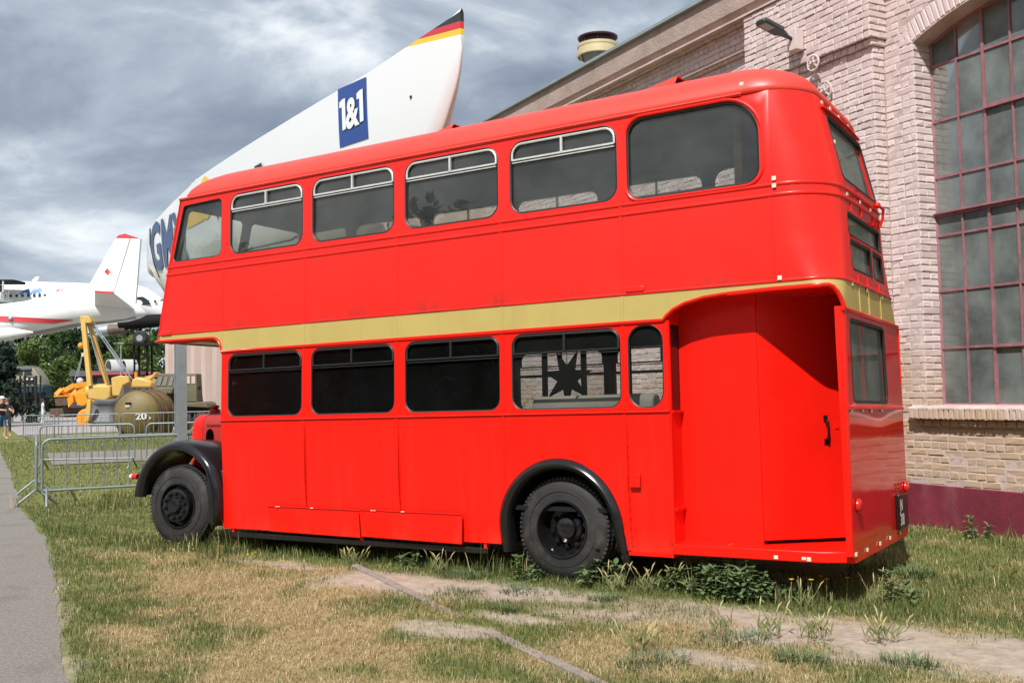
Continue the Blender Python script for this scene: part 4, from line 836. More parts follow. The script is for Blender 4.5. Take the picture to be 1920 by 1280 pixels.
# arched window
win = MB(); z0w, yw = 1.43, 0.30
fp = [(-1.205, z0w)] + [(1.685, z0w)] + [p for p in arcpts[::-1]]
win.tube([(a, yw, b) for a, b in fp], 0.03, 4, closed=True); wino = win.build('arched_window', M['maroon'], bld, smooth=0)
xsw = [-1.19 + 0.36 * k for k in range(9)]; zsw = [1.44, 2.11, 2.80, 3.47, 3.76, 4.18, 4.865, 5.55]
ztop = lambda x: czA + math.sqrt(RA * RA - (x - cxs) ** 2)
for k, x in enumerate(xsw[1:-1]):
    w = 0.036 if k % 2 == 1 else 0.021; MB().box(x - w / 2, x + w / 2, yw - 0.022, yw + 0.02, z0w, ztop(x)).build('glazing_bar', M['maroon'], wino)
for z in zsw[1:]:
    if z == 3.76: mb = MB(); mb.box(-1.20, 1.68, yw - 0.075, yw + 0.02, z - 0.03, z - 0.018); mb.box(-1.20, 1.68, yw - 0.03, yw + 0.02, z - 0.06, z + 0.0); mb.build('transom', M['maroon'], wino)
    else: MB().box(-1.20, 1.68, yw - 0.018, yw + 0.018, z - 0.014, z + 0.014).build('glazing_bar', M['maroon'], wino)
MB().box(-0.47, 1.0, yw - 0.05, yw + 0.02, 4.85, 4.895).build('casement_rail', M['maroon'], wino); MB().box(-0.47, 1.0, yw - 0.045, yw + 0.02, 2.09, 2.125).build('casement_rail', M['maroon'], wino)
for i, x in enumerate(xsw[:-1]):
    for j, z in enumerate(zsw):
        z2 = zsw[j + 1] if j + 1 < len(zsw) else None; a, b = rb.uniform(-.0012, .0012), rb.uniform(-.0012, .0012)
        zz = (z2, z2) if z2 else (ztop(x + .01) - .02, ztop(x + 0.35) - .02)
        MB().add([(x, yw + a, z), (x + 0.36, yw - a + b, z), (x + 0.36, yw + a, zz[1]), (x, yw - b, zz[0])], [(0, 1, 2, 3)]).build('pane', M['pane'], wino, smooth=0)
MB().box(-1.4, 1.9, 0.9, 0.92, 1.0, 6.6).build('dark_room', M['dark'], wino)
for x in (-0.95, 0.35): MB().box(x - .15, x + .12, 0.42, 0.44, 1.44, 6.0).build('curtain', M['lining'], wino)
# wall anchors
def anchor(x, t, z, r, arm):
    c = (x, -t, z); mb = MB(); mb.tube([(x + r * math.cos(a), -t, z + r * math.sin(a)) for a in np.linspace(0, 2 * math.pi, 20, endpoint=False)], 0.014, 6, True)
    for k in range(3): a = R(20 + 60 * k); mb.beam((x - r * math.cos(a), -t, z - r * math.sin(a)), (x + r * math.cos(a), -t, z + r * math.sin(a)), 0.02, 0.02)
    mb.lathe([(0.035, -t - 0.04), (0.035, -t + 0.05)], (x, 0, z), 'Y', 8); mb.lathe([(0.0, -t - 0.05), (0.022, -t - 0.05), (0.022, -t - 0.01)], (x, 0, z), 'Y', 6)
    if arm: mb.beam((x - 0.6, -t + 0.02, z + 0.02), (x, -t + 0.02, z + 0.03), 0.03, 0.05)
    mb.build('wall_anchor', M['brick'], bld)
anchor(-2.52, 0.34, 5.92, 0.10, False); anchor(-2.42, 0.26, 5.53, 0.12, True)
# mushroom ventilator on the roof
Vv = None
def ventilator():
    p = CW + (RIGHT * ((1121 - 960) / FPX) + DOWN * ((90 - 640) / FPX) + FWD) * 21.0; k = 21.0 / FPX
    l = Matrix.Rotation(-BANG, 3, 'Z') @ (p - Vector((7.65, 4.36, 0))); c = (l.x, l.y, 0); z = p.z
    v = MB().lathe([(37 * k, z - 18 * k), (39.5 * k, z - 17 * k), (39.5 * k, z - 8 * k), (38 * k, z - 7 * k), (38 * k, z - 2 * k), (39 * k, z - 1 * k), (39 * k, z + 4 * k), (37.5 * k, z + 4 * k), (37 * k, z - 18 * k)], c, 'Z', 40).build('roof_ventilator', M['cream'], bld, smooth=25)
    MB().lathe([(25 * k, z - 70 * k), (25 * k, z - 22 * k), (30 * k, z - 8 * k)], c, 'Z', 32).build('neck', M['oldmetal'], v)
    MB().lathe([(0, z + 15 * k), (36.5 * k, z + 16 * k), (37.5 * k, z + 17 * k), (37.5 * k, z + 19 * k), (30 * k, z + 21 * k), (0, z + 23 * k)], c, 'Z', 40).build('cap', M['capmaroon'], v, smooth=25)
    for q in range(8): a = q * .785 + .2; MB().tube([(c[0] + 34 * k * math.cos(a), c[1] + 34 * k * math.sin(a), z - 4 * k), (c[0] + 32 * k * math.cos(a), c[1] + 32 * k * math.sin(a), z + 17 * k)], 0.9 * k, 5).build('cap_stay', M['capmaroon'], v)
    MB().lathe([(28 * k, z - 6 * k), (28 * k, z + 15 * k)], c, 'Z', 20).build('dark_throat', M['capmaroon'], v)
M['oldmetal'] = mat('streaky_grey_sheet', (0.22, 0.20, 0.15), 0.6, var=0.35, vscale=6)
M['cream'] = mat('cream_painted_sheet', (0.52, 0.43, 0.24), 0.5, var=0.12, dirt=(0.3, 0.24, 0.13), dirt_amt=0.5, dscale=(4, 4, 4)); M['capmaroon'] = mat('dark_maroon_cap', (0.045, 0.012, 0.016), 0.5)
ventilator()
# lamp on the wall
wl = empty('wall_lamp', (0, 0, 0), 0, 'dark flat LED street lamp sticking out from the pink brick wall above the bus', 'lamp'); wl.matrix_world = bld.matrix_world @ Matrix.Translation((0, 0, 0))
wl.location = Vector((7.65, 4.36, 0)) + Matrix.Rotation(BANG, 3, 'Z') @ Vector((-2.78, -0.32, 6.28)); wl.rotation_euler = (0, 0, BANG)
M['lampbody'] = mat('dark_green_lamp_housing', (0.03, 0.045, 0.045), 0.45); M['lampglass'] = mat('lamp_lens', (0.35, 0.30, 0.27), 0.3)
MB().box(-0.085, 0.085, -0.14, 0.0, -0.13, 0.16).build('mounting_box', M['brick'], wl, bevel=0.01)
mb = MB(); d = Vector((0.0, -1, 0.30)).normalized(); u = Vector((0, 0.287, 0.958)); sx_ = Vector((1, 0, 0))
def lp_(s, w, h): return Vector((0, -0.12, 0.0)) + d * s + sx_ * w + u * h
mb.loft([[lp_(s, -w, 0), lp_(s, w, 0), lp_(s, w * .8, h), lp_(s, -w * .8, h)] for s, w, h in ((0.10, 0.03, 0.05), (0.2, 0.05, 0.07), (0.24, 0.10, 0.075), (0.55, 0.11, 0.06), (0.60, 0.07, 0.04))], True, False, True); mb.build('lamp_head', M['lampbody'], wl, bevel=0.01)
MB().tube([lp_(-0.05, 0, 0.02), lp_(0.14, 0, 0.025)], 0.025, 8).build('lamp_arm', M['lampbody'], wl)
mb = MB(); mb.add([lp_(0.38, -0.07, -0.004), lp_(0.38, 0.07, -0.004), lp_(0.54, 0.07, -0.004), lp_(0.54, -0.07, -0.004)], [(0, 1, 2, 3)]); mb.build('lamp_lens', M['lampglass'], wl, smooth=0)

# ------------------------------------------------------------------ placing far things: a frame on the ground at a distance, x to the right, y away, z up
RZ = math.atan2(0.524226, 0.851337)
def ray(px, py): return RIGHT * ((px - 960) / FPX) + DOWN * ((py - 640) / FPX) + FWD
def at(px, py, D): return CW + ray(px, py) * D
class Frame:
    def __init__(s, name, px, D, label, cat, group=None, yaw=0.0):
        p = at(px, 740, D); s.o = Vector((p.x, p.y, 0)); s.rz = RZ + yaw; s.e = empty(name, s.o, s.rz, label, cat, group); s.inv = Matrix.Rotation(-s.rz, 3, 'Z'); s.D = D
    def L(s, px, py, dy=0.0):
        """local point seen at (px, py) on the local plane y = dy"""
        r = s.inv @ ray(px, py); c = s.inv @ (CW - s.o); k = (dy - c.y) / r.y; return c + r * k
    def poly(s, name, pts, y0, y1, m, parent=None, bevel=0):
        q = [s.L(a, b, y0) for a, b in pts]; mb = MB(); mb.extrude([(v.x, v.z) for v in q], lambda a, b, d: (a, d, b), y0, y1); return mb.build(name, m, parent or s.e, smooth=30, bevel=bevel)

# ------------------------------------------------------------------ racing yacht on steel posts (local: x aft, y toward the camera side, z up from the bow tip)
yt = Vector((-1.16366, 6.71607, 8.40371)); yang = math.atan2(0.405336, -0.914168)
yacht = empty('racing_yacht', (yt.x, yt.y, 0), yang, 'white racing yacht hull raised high behind the bus, blue square logo, flag coloured bow', 'yacht')
ZT = yt.z
def hb(x): return 0.04 + 0.11 * x + 0.22 * math.sin(math.pi * min(x, 17) / 17) - (0.25 * max(0, x - 20.6) if x > 20.6 else 0)
def hc(x): return -0.11 * x
def hz(x): return interp(x, [(0, 0.0), (1, -0.05), (3.5, -0.20), (8, -0.26), (14.6, -0.28), (17.4, -0.5), (19.9, -0.87), (20.7, -1.2), (21.3, -1.6), (21.7, -2.1)])
def hd(x): return interp(x, [(0, 0.62), (0.08, 0.95), (0.3, 1.35), (0.8, 1.95), (1.5, 2.3), (2.5, 2.55), (5, 2.8), (10, 3.0), (14, 3.2), (17, 3.6), (19.2, 3.4), (20.2, 2.8), (21, 1.8), (21.7, 0.6)])
def hull_pt(x, th, sgn=1):
    c, s = math.cos(th), math.sin(th); return (x, hc(x) + sgn * hb(x) * (c ** 0.55 if c > 0 else 0), ZT + hz(x) - hd(x) * s ** 0.85)
def hull_y(x, z, o=0.015):
    k = min(1, max(0, (hz(x) - z) / hd(x))); s = k ** (1 / 0.85); return hc(x) + hb(x) * max(0, 1 - s * s) ** 0.275 + o
def hull_mat():
    m = mat('white_yacht_hull', (0.80, 0.81, 0.82), 0.25, coat=0.3); t = m.node_tree; b = t.nodes['Principled BSDF']
    v = nd(t, 'ShaderNodeTexCoord').outputs['Object']; s = nd(t, 'ShaderNodeSeparateXYZ'); t.links.new(v, s.inputs[0]); x, z = s.outputs[0], s.outputs[2]
    # flag stripes printed along the bow sheer; red print fading out along the stem
    k = math_(t, 'ADD', math_(t, 'SUBTRACT', ZT + 0.02, z), math_(t, 'MULTIPLY', x, 0.10))
    def band(lim): return math_(t, 'MULTIPLY', math_(t, 'LESS_THAN', k, lim), math_(t, 'LESS_THAN', x, 2.4))
    c = mixc(t, math_(t, 'MULTIPLY', math_(t, 'LESS_THAN', math_(t, 'ADD', k, math_(t, 'MULTIPLY', x, 0.06)), 0.42), math_(t, 'LESS_THAN', x, 2.4)), (0.80, 0.81, 0.82), (0.9, 0.55, 0.03))
    c = mixc(t, math_(t, 'MULTIPLY', math_(t, 'LESS_THAN', math_(t, 'ADD', k, math_(t, 'MULTIPLY', x, 0.05)), 0.31), math_(t, 'LESS_THAN', x, 2.3)), c, (0.62, 0.03, 0.04))
    c = mixc(t, math_(t, 'MULTIPLY', math_(t, 'LESS_THAN', math_(t, 'ADD', k, math_(t, 'MULTIPLY', x, 0.03)), 0.18), math_(t, 'LESS_THAN', x, 1.9)), c, (0.02, 0.025, 0.022))
    st = math_(t, 'SUBTRACT', math_(t, 'ADD', math_(t, 'MULTIPLY', math_(t, 'SUBTRACT', ZT - 0.75, z), 0.62), 0.12), math_(t, 'MULTIPLY', x, 0.62))
    f = ramp(t, st, [(0.0, (0,) * 3), (0.75, (0.75,) * 3)])
    b2 = mixc(t, f, c, (0.70, 0.10, 0.06)); t.links.new(b2, b.inputs['Base Color']); return m
M['hull'] = hull_mat()
xsH = list(np.linspace(0, 0.8, 7)) + list(np.linspace(1.2, 21.7, 40)); ths = np.linspace(0, math.pi / 2, 12)
rings = [[hull_pt(x, t, 1) for t in ths] + [hull_pt(x, t, -1) for t in ths[::-1][1:]] for x in xsH]
MB().loft(rings, True, False, True).build('hull', M['hull'], yacht, smooth=50)
mb = MB(); mb.loft([[(x, hc(x) + hb(x) * 0.96, ZT + hz(x) + 0.01), (x, hc(x), ZT + hz(x) + 0.09), (x, hc(x) - hb(x) * 0.96, ZT + hz(x) + 0.01)] for x in xsH], False, False, False); M['deck'] = mat('pale_deck', (0.6, 0.6, 0.6), 0.6); mb.build('deck', M['deck'], yacht)
M['blue'] = mat('blue_print', (0.018, 0.062, 0.27), 0.35); M['navy'] = mat('grey_blue_print', (0.045, 0.085, 0.20), 0.35); M['yellowp'] = mat('yellow_print', (0.85, 0.52, 0.03), 0.35); M['blackp'] = mat('black_print', (0.02, 0.02, 0.02), 0.4)
def hull_map(x0, z0, o): return lambda a, b: (x0 - a, hull_y(x0 - a, z0 + b, o), ZT + z0 + b)
mb = MB(); nx_, nz_ = 8, 10
mb.add([(x, hull_y(x, z + (-0.05 * (4.72 - x)), 0.012), ZT + z - 0.05 * (4.72 - x)) for z in np.linspace(-1.46, -0.20, nz_) for x in np.linspace(4.72, 3.44, nx_)], [(j * nx_ + i, j * nx_ + i + 1, (j + 1) * nx_ + i + 1, (j + 1) * nx_ + i) for j in range(nz_ - 1) for i in range(nx_ - 1)]); mb.build('logo_square', M['blue'], yacht)
def numeral_one(x0):
    mb = MB(); P = [(0.0, 0.50), (0.0, 0.62), (0.13, 0.66), (0.27, 0.66), (0.27, 0.0), (0.11, 0.0), (0.11, 0.50)]; f = hull_map(x0, -1.14, 0.032); mb.add([f(a, b) for a, b in P], [(0, 1, 2, 6), (2, 3, 4, 5, 6)]); mb.build('logo_lettering', M['white'], yacht, smooth=0, fix=False)
numeral_one(4.62); numeral_one(3.83)
text_mesh('&', 0.86, hull_map(4.34, -1.14, 0.032), M['white'], 'logo_lettering', yacht, 0.03, cuts=1)
text_mesh('GMX', 2.15, lambda a, b: (20.15 - a * 0.80, hull_y(20.15 - a * 0.80, -2.42 + b, 0.03), ZT - 2.42 + b), M['navy'], 'stern_lettering', yacht, 0.07, cuts=2)
text_mesh('WEB.DE', 1.15, hull_map(13.2, -1.74, 0.03), M['blackp'], 'side_lettering', yacht, 0.03, cuts=2)
dn_ = [(0, 0)] + [(0.62 * math.cos(a), 0.62 * math.sin(a)) for a in np.linspace(0, 2 * math.pi, 28, endpoint=False)]
mb = MB(); mb.add([(13.9 - a, hull_y(13.9 - a, -1.0 + b, 0.02), ZT - 1.0 + b) for a, b in dn_], [(0, 1 + k, 1 + (k + 1) % 28) for k in range(28)]); mb.build('yellow_disc', M['yellowp'], yacht)
mb = MB(); mb.add([(x, hull_y(x, z, 0.016), ZT + z) for z in np.linspace(-1.6, -0.9, 5) for x in np.linspace(16.0, 14.2, 7)], [(j * 7 + i, j * 7 + i + 1, (j + 1) * 7 + i + 1, (j + 1) * 7 + i) for j in range(4) for i in range(6)]); mb.build('yellow_stripe', M['yellowp'], yacht)
MB().sphere((1.72, hull_y(1.72, -1.1, 0.0), ZT - 1.1), 0.035).build('hull_fitting', M['black'], yacht)
MB().tube([(0.05, 0, ZT + 0.0), (0.02, 0, ZT + 0.06), (0.14, 0, ZT + 0.03)], 0.012, 6).build('bow_ring', M['black'], yacht)
MB().tube([(x, hull_y(x, z, .03), ZT + z) for x, z in ((20.1, -1.0), (20.15, -1.5), (20.0, -2.2), (19.75, -2.7))], 0.02, 6).build('stern_seam', M['black'], yacht)
for x in (15.2, 15.6): MB().box(x - 0.12, x + 0.12, hc(x) + hb(x) - .3, hc(x) + hb(x) - .1, ZT + hz(x), ZT + hz(x) + .13).build('deck_fitting', M['deck'], yacht)
M['galv'] = mat('galvanised_steel', (0.36, 0.40, 0.42), 0.5, 0.55, var=0.12, vscale=6)
def ibeam(name, px, D, top, label, cat, w=0.2, yaw=0.5, group=None):
    p = at(px, 800, D); e = empty(name, (p.x, p.y, 0), RZ + yaw, label, cat, group); mb = MB(); h = top
    mb.box(-w / 2, w / 2, -w / 2, -w / 2 + 0.018, 0, h); mb.box(-w / 2, w / 2, w / 2 - 0.018, w / 2, 0, h); mb.box(-0.008, 0.008, -w / 2 + 0.018, w / 2 - 0.018, 0, h); mb.build('column', M['galv'], e)
    MB().box(-w, w, -w, w, -0.02, 0.025).build('base_plate', M['galv'], e); return e
ibeam('steel_post', 339, 17.2, 4.6, 'grey galvanised steel column standing just in front of the bus under its upper deck', 'column', 0.165, 0.62)
for k, (x, y) in enumerate(((6.5, -0.7), (12.5, -1.4))):
    p = yacht.matrix_basis @ Vector((x, y, 0)); p = Matrix.Rotation(yang, 3, 'Z') @ Vector((x, y, 0)) + Vector((yt.x, yt.y, 0))
    e = empty('yacht_support', p, yang, 'steel post carrying the white yacht hull, ' + ('under its bow' if k == 0 else 'under its middle'), 'column', 'posts under the yacht'); MB().tube([(0, 0, 0), (0, 0, ZT - 3.0)], 0.16, 10).build('post', M['galv'], e)

# ------------------------------------------------------------------ exhibits and vehicles far left
M['pwhite'] = mat('white_aircraft_paint', (0.82, 0.82, 0.82), 0.35, var=0.02, dirt=(0.6, 0.6, 0.6), dirt_amt=0.3, dscale=(0.5, 0.5, 0.5)); M['pgrey'] = mat('grey_aircraft_belly', (0.30, 0.29, 0.27), 0.5); M['pred'] = mat('red_aircraft_trim', (0.62, 0.06, 0.07), 0.4)
A = Frame('propeller_aeroplane', 262, 70, 'white aeroplane with red side stripe and tall red tipped tail fin raised on poles', 'aeroplane')
st = [(275, 586, 590, .12), (262, 573, 597, .9), (240, 556, 603, 1), (200, 545, 607, 1), (150, 545, 613, 1), (100, 552, 623, 1), (50, 564, 632, 1), (0, 570, 640, 1), (-60, 576, 650, 1), (-160, 588, 664, 1), (-210, 610, 655, 1), (-235, 628, 640, 1)]
rg = []
for px, t, b, k in st:
    a, c = A.L(px, t), A.L(px, b); r = (a.z - c.z) / 2; rg.append([(a.x, r * math.cos(q), c.z + r + r * math.sin(q)) for q in np.linspace(0, 2 * math.pi, 20, endpoint=False)])
MB().loft(rg, True, False, True).build('fuselage', M['pwhite'], A.e, smooth=60)
def on_fus(px, py, o=0.02):
    """point on the fuselage side that is seen there"""
    cpx = [s_[0] for s_ in st][::-1]; t = np.interp(px, cpx, [s_[1] for s_ in st][::-1]); b = np.interp(px, cpx, [s_[2] for s_ in st][::-1]); r = (A.L(px, t).z - A.L(px, b).z) / 2; mid = (t + b) / 2
    y = 0.0; zc = (A.L(px, t).z + A.L(px, b).z) / 2
    for _ in range(8): y = -math.sqrt(max(0.0, r * r - (A.L(px, py, y).z - zc) ** 2))
    return A.L(px, py, y - o)
def strip(name, top, bot, m, n=16):
    mb = MB(); T = [on_fus(np.interp(k, [0, n], [top[0][0], top[-1][0]]), np.interp(np.interp(k, [0, n], [top[0][0], top[-1][0]]), [p[0] for p in top], [p[1] for p in top])) for k in range(n + 1)]
    B = [on_fus(np.interp(k, [0, n], [bot[0][0], bot[-1][0]]), np.interp(np.interp(k, [0, n], [bot[0][0], bot[-1][0]]), [p[0] for p in bot], [p[1] for p in bot])) for k in range(n + 1)]
    mb.add(T + B, [(k, k + 1, n + 2 + k, n + 1 + k) for k in range(n)]); return mb.build(name, m, A.e, fix=False)
strip('side_stripe', [(-150, 583), (0, 592), (137, 600)], [(-150, 595), (0, 602), (100, 607), (137, 601)], M['pred'])
strip('belly', [(-150, 655), (0, 631), (60, 624), (150, 607), (215, 602), (255, 594)], [(-150, 661), (0, 639), (60, 630), (150, 612.5), (215, 604.5), (255, 597)], M['pgrey'])
MB().sphere(on_fus(20, 597.5), 0.17).build('nav_window', M['galv'], A.e)
def slabp(F, name, pts, y0, y1, m): return F.poly(name, pts, y0, y1, m)
slabp(A, 'tail_fin', [(163, 541), (217, 446), (263, 447), (252, 590), (220, 592)], -0.14, 0.14, M['pwhite'])
slabp(A, 'fin_tip', [(217, 446), (222, 441), (234, 438), (262, 447)], -0.16, 0.16, M['pred'])
slabp(A, 'rudder_gap', [(243, 448), (245, 448), (213.5, 549), (212, 549)], -0.15, -0.14, M['pgrey'])
for c, pts in (('blackp', [(196, 509.5), (199, 505), (199, 513)]), ('pred', [(199, 505), (202, 503), (206, 510), (202, 517), (199, 513)]), ('yellowp', [(206, 506), (209, 510), (206, 514)])): slabp(A, 'flag_mark', pts, -0.15, -0.141, M[c])
for sgn in (-1, 1):
    mb = MB(); root = [A.L(177, 577, sgn * 0.5), A.L(251, 581, sgn * 0.5)]; tip = [A.L(178, 548.5, sgn * -1 * -4.2 if sgn < 0 else 4.2), A.L(213, 550.5, -4.2 if sgn < 0 else 4.2)]
    if sgn > 0: tip = [Vector((tip[0].x, 4.2, A.L(178, 548.5, -4.2).z)), Vector((tip[1].x, 4.2, A.L(213, 550, -4.2).z))]
    th = Vector((0, 0, 0.12)); mb.add([root[0], root[1], tip[1], tip[0], root[0] + th, root[1] + th, tip[1] + th * .6, tip[0] + th * .6], [(0, 1, 2, 3), (4, 7, 6, 5), (0, 4, 5, 1), (1, 5, 6, 2), (2, 6, 7, 3), (3, 7, 4, 0)]); mb.build('tailplane', M['pwhite'], A.e)
    mb = MB(); mb.beam(tip[0] + Vector((0, sgn * .03, .06)), tip[1] + Vector((0, sgn * .03, .06)), 0.12, 0.14); mb.build('tailplane_tip', M['pred'], A.e)
mb = MB(); p = A.L(20, 626, -2.2); q = A.L(62, 623, -2.2); mb.tube([A.L(-90, 640, -2.2), A.L(-20, 630, -2.2), p, q], [0.55, 0.55, 0.45, 0.05], 12); mb.build('wheel_fairing', M['pwhite'], A.e, smooth=60)
for px in (5, 21):
    F_ = Frame('aeroplane_pole', px, 71, 'grey steel pole under the white aeroplane, ' + ('cut by the left edge of the picture' if px < 10 else 'the one nearer the locomotive'), 'pole', 'poles carrying the aeroplane'); a = F_.L(px, 636); MB().tube([(0, 0, 0), (0, 0, a.z)], 0.15, 10).build('pole', M['galv'], F_.e)
# airliner behind it
B_ = Frame('airliner', 150, 96, 'white airliner with blue AIR lettering and a row of windows behind the red tipped tail', 'aeroplane')
st2 = [(-140, 523, 590), (-60, 524, 592), (40, 527, 594), (165, 531, 594), (255, 533, 594), (275, 540, 598), (300, 556, 602), (318, 575, 603), (325, 586, 596)]
rg = []
for px, t, b in st2:
    a, c = B_.L(px, t), B_.L(px, b); r = (a.z - c.z) / 2; rg.append([(a.x, r * math.cos(q), c.z + r + r * math.sin(q)) for q in np.linspace(0, 2 * math.pi, 24, endpoint=False)])
MB().loft(rg, True, False, True).build('fuselage', M['pwhite'], B_.e, smooth=60)
def on_b(px, py, o=0.03):
    cpx = [s_[0] for s_ in st2]; t = np.interp(px, cpx, [s_[1] for s_ in st2]); b = np.interp(px, cpx, [s_[2] for s_ in st2]); r = (B_.L(px, t).z - B_.L(px, b).z) / 2; zc = (B_.L(px, t).z + B_.L(px, b).z) / 2; y = 0.0
    for _ in range(8): y = -math.sqrt(max(0.0, r * r - (B_.L(px, py, y).z - zc) ** 2))
    return B_.L(px, py, y - o)
M['airblue'] = mat('blue_lettering', (0.04, 0.20, 0.55), 0.4)
text_mesh('AIR', 14.5, lambda a, b: on_b(37 + a * 1.75, 550.5 - b), M['airblue'], 'lettering', B_.e, 0.5, shear=0.45, cuts=1)
text_mesh('IN', 8, lambda a, b: on_b(103 + a * 1.6, 546.5 - b), M['pred'], 'lettering', B_.e, 0.2, shear=0.5, cuts=1)
M['pwin'] = mat('dark_cabin_window', (0.03, 0.035, 0.045), 0.3)
for px in (-3, 8.5, 20, 31, 42, 53, 64, 74, 84, 278, 291):
    y = 554.5 + (px - 20) * -0.012 if px < 100 else 565; mb = MB(); mb.add([on_b(px + dx, y + dy) for dx, dy in ((-2.2, -2.6), (2.2, -2.6), (2.2, 2.6), (-2.2, 2.6))], [(0, 1, 2, 3)]); mb.build('cabin_window', M['pwin'], B_.e, smooth=0)
mb = MB(); mb.add([on_b(px, y) for px, y in ((250, 557), (268, 556), (276, 561), (283, 571), (249, 573))], [(0, 1, 2, 3, 4)]); mb.build('cockpit_window', M['pwin'], B_.e, smooth=0)
mb = MB(); p = B_.L(59, 527); mb.add([p, p + Vector((.5, 0, 0)), p + Vector((.75, 0, .42)), p + Vector((.4, 0, .42)), p + Vector((0, .1, 0)), p + Vector((.5, .1, 0)), p + Vector((.75, .1, .42)), p + Vector((.4, .1, .42))], [(0, 1, 2, 3), (4, 7, 6, 5), (0, 4, 5, 1), (1, 5, 6, 2), (2, 6, 7, 3), (3, 7, 4, 0)]); mb.build('aerial', M['pwhite'], B_.e)
B2 = Frame('airliner_stairs', 12, 93, 'dark roofed stair landing at the airliner door on the far left', 'stairs')
for (x0, x1, t, b, d0, d1, m, n_) in ((-30, 25, 524, 529, -1.3, 1.0, 'dark', 'landing_roof'), (-30, 2, 534, 547, -0.2, 0.4, 'brownpanel', 'doorway'), (4, 6.5, 527, 548, -2.4, -2.3, 'alu', 'roof_post'), (-20, 24, 563, 566, -2.4, 0.5, 'galv', 'landing_floor'), (1, 8, 547, 565, -2.3, -2.2, 'galv', 'railing_panel'), (11, 12, 547, 565, -2.3, -2.2, 'galv', 'railing_post'), (15, 16, 545, 565, -2.3, -2.2, 'galv', 'railing_post')): B2.poly(n_, [(x0, b), (x1, b), (x1, t), (x0, t)], d0, d1, M[m])
F_ = B2; a = B2.L(10, 566); MB().beam((a.x, -1, 0), (a.x, -1, a.z), .4, .4, (0, 1, 0)).build('support_column', M['galv'], B2.e)
# jet engine, wheel and pylon below the aeroplanes
E_ = Frame('aircraft_engine_display', 255, 78, 'grey jet engine with dark undercarriage wheel on a lattice pylon beside the bus nose', 'engine')
def cyl(F, name, a, b, ra, rb_, m, n=16, dy=0): p = F.L(*a, dy); q = F.L(*b, dy); return MB().tube([p, q], [ra, rb_], n).build(name, m, F.e, smooth=50)
cyl(E_, 'nacelle', (186, 621), (205, 619), 0.40, 0.44, M['galv']); cyl(E_, 'intake', (205, 619), (236, 616), 0.44, 0.36, M['brownpanel']); cyl(E_, 'wing_stub', (225, 606), (310, 600), 0.55, 0.5, M['dark'])
p = E_.L(264, 634); MB().lathe([(0.0, -.25), (0.45, -.25), (0.6, -.12), (0.6, .12), (0.45, .25), (0, .25)], p, 'Y', 20).build('undercarriage_wheel', M['rubber'], E_.e)
MB().lathe([(0.0, -.28), (0.25, -.28), (0.25, -.2)], p, 'Y', 12).build('wheel_hub', M['galv'], E_.e); mb = MB(); mb.beam(p, E_.L(262, 604), .2, .2, (0, 1, 0)); mb.build('undercarriage_leg', M['dark'], E_.e)
mb = MB()
for px in (252, 276):
    a = E_.L(px, 648); mb.beam((a.x, 0, 0), (a.x, 0, a.z), .12, .12, (0, 1, 0)); mb.beam((a.x, 1, 0), (a.x, 1, a.z), .12, .12, (0, 1, 0))
a, b = E_.L(252, 648), E_.L(276, 648)
for k in range(8): z = a.z * k / 8; mb.beam((a.x, 0, z), (b.x, 0, z + a.z / 8), .06, .06); mb.beam((a.x, 0, z), (b.x, 0, z), .06, .06)
mb.box(a.x - .4, b.x + .4, -.4, 1.4, a.z, a.z + .2); mb.build('lattice_pylon', M['dark'], E_.e)

# yellow side-boom crane tractor with olive cab
M['cyellow'] = mat('yellow_machine_paint', (0.58, 0.375, 0.10), 0.45, var=0.12, vscale=1, dirt=(0.3, 0.17, 0.04), dirt_amt=0.4, dscale=(1, 1, 1)); M['corange'] = mat('orange_machine_paint', (0.72, 0.27, 0.012), 0.45, var=0.15, vscale=1.5, dirt=(0.15, 0.07, 0.01), dirt_amt=0.5, dscale=(2, 2, 2)); M['olive'] = mat('olive_drab_paint', (0.135, 0.125, 0.075), 0.6, var=0.2, vscale=1, dirt=(0.18, 0.10, 0.05), dirt_amt=0.4, dscale=(1.5, 1.5, 1.5)); M['bladegrey'] = mat('bare_grey_blade', (0.13, 0.135, 0.14), 0.55, 0.0, var=0.1); M['rust'] = mat('rusty_iron', (0.10, 0.06, 0.045), 0.85, var=0.4, vscale=4)
G = Frame('crane_tractor', 185, 62, 'yellow crane tractor with a two legged boom, grey blade and orange counterweight', 'crane')
def pbeam(F, name, a, b, w, m, dy0=0, dy1=0): return MB().beam(F.L(*a, dy0), F.L(*b, dy1), w, w, (0, 1, 0)).build(name, m, F.e, bevel=0.02)
pbeam(G, 'boom_leg', (156, 594), (169, 724), 0.27, M['cyellow'], -0.2, -0.6); pbeam(G, 'boom_leg', (166, 600), (203, 724), 0.25, M['cyellow'], 0.2, 0.8)
G.poly('boom_head', [(149, 603), (150, 592), (166, 592), (172, 602), (170, 606), (158, 606)], -0.35, 0.35, M['cyellow'], bevel=0.05)
for a, b in (((163, 604), (188, 696)), ((168, 603), (249, 712)), ((172, 604), (238, 705)), ((176, 606), (243, 700)), ((155, 662), (146, 706)), ((155, 664), (140, 712))): MB().tube([G.L(*a), G.L(*b)], 0.035, 5).build('hoist_cable', M['galv'], G.e)
G.poly('hook_block', [(152, 668), (153, 661), (157, 661), (157, 668)], -.15, .15, M['alu']); MB().sphere(G.L(152, 648), 0.2).build('pulley', M['corange'], G.e)
cyl(G, 'winch_drum', (166, 734), (202, 733), 0.46, 0.46, M['cyellow']); G.poly('winch_housing', [(164, 748), (163, 728), (168, 722), (206, 722), (207, 746), (196, 752)], -.6, .6, M['cyellow'], bevel=.1)
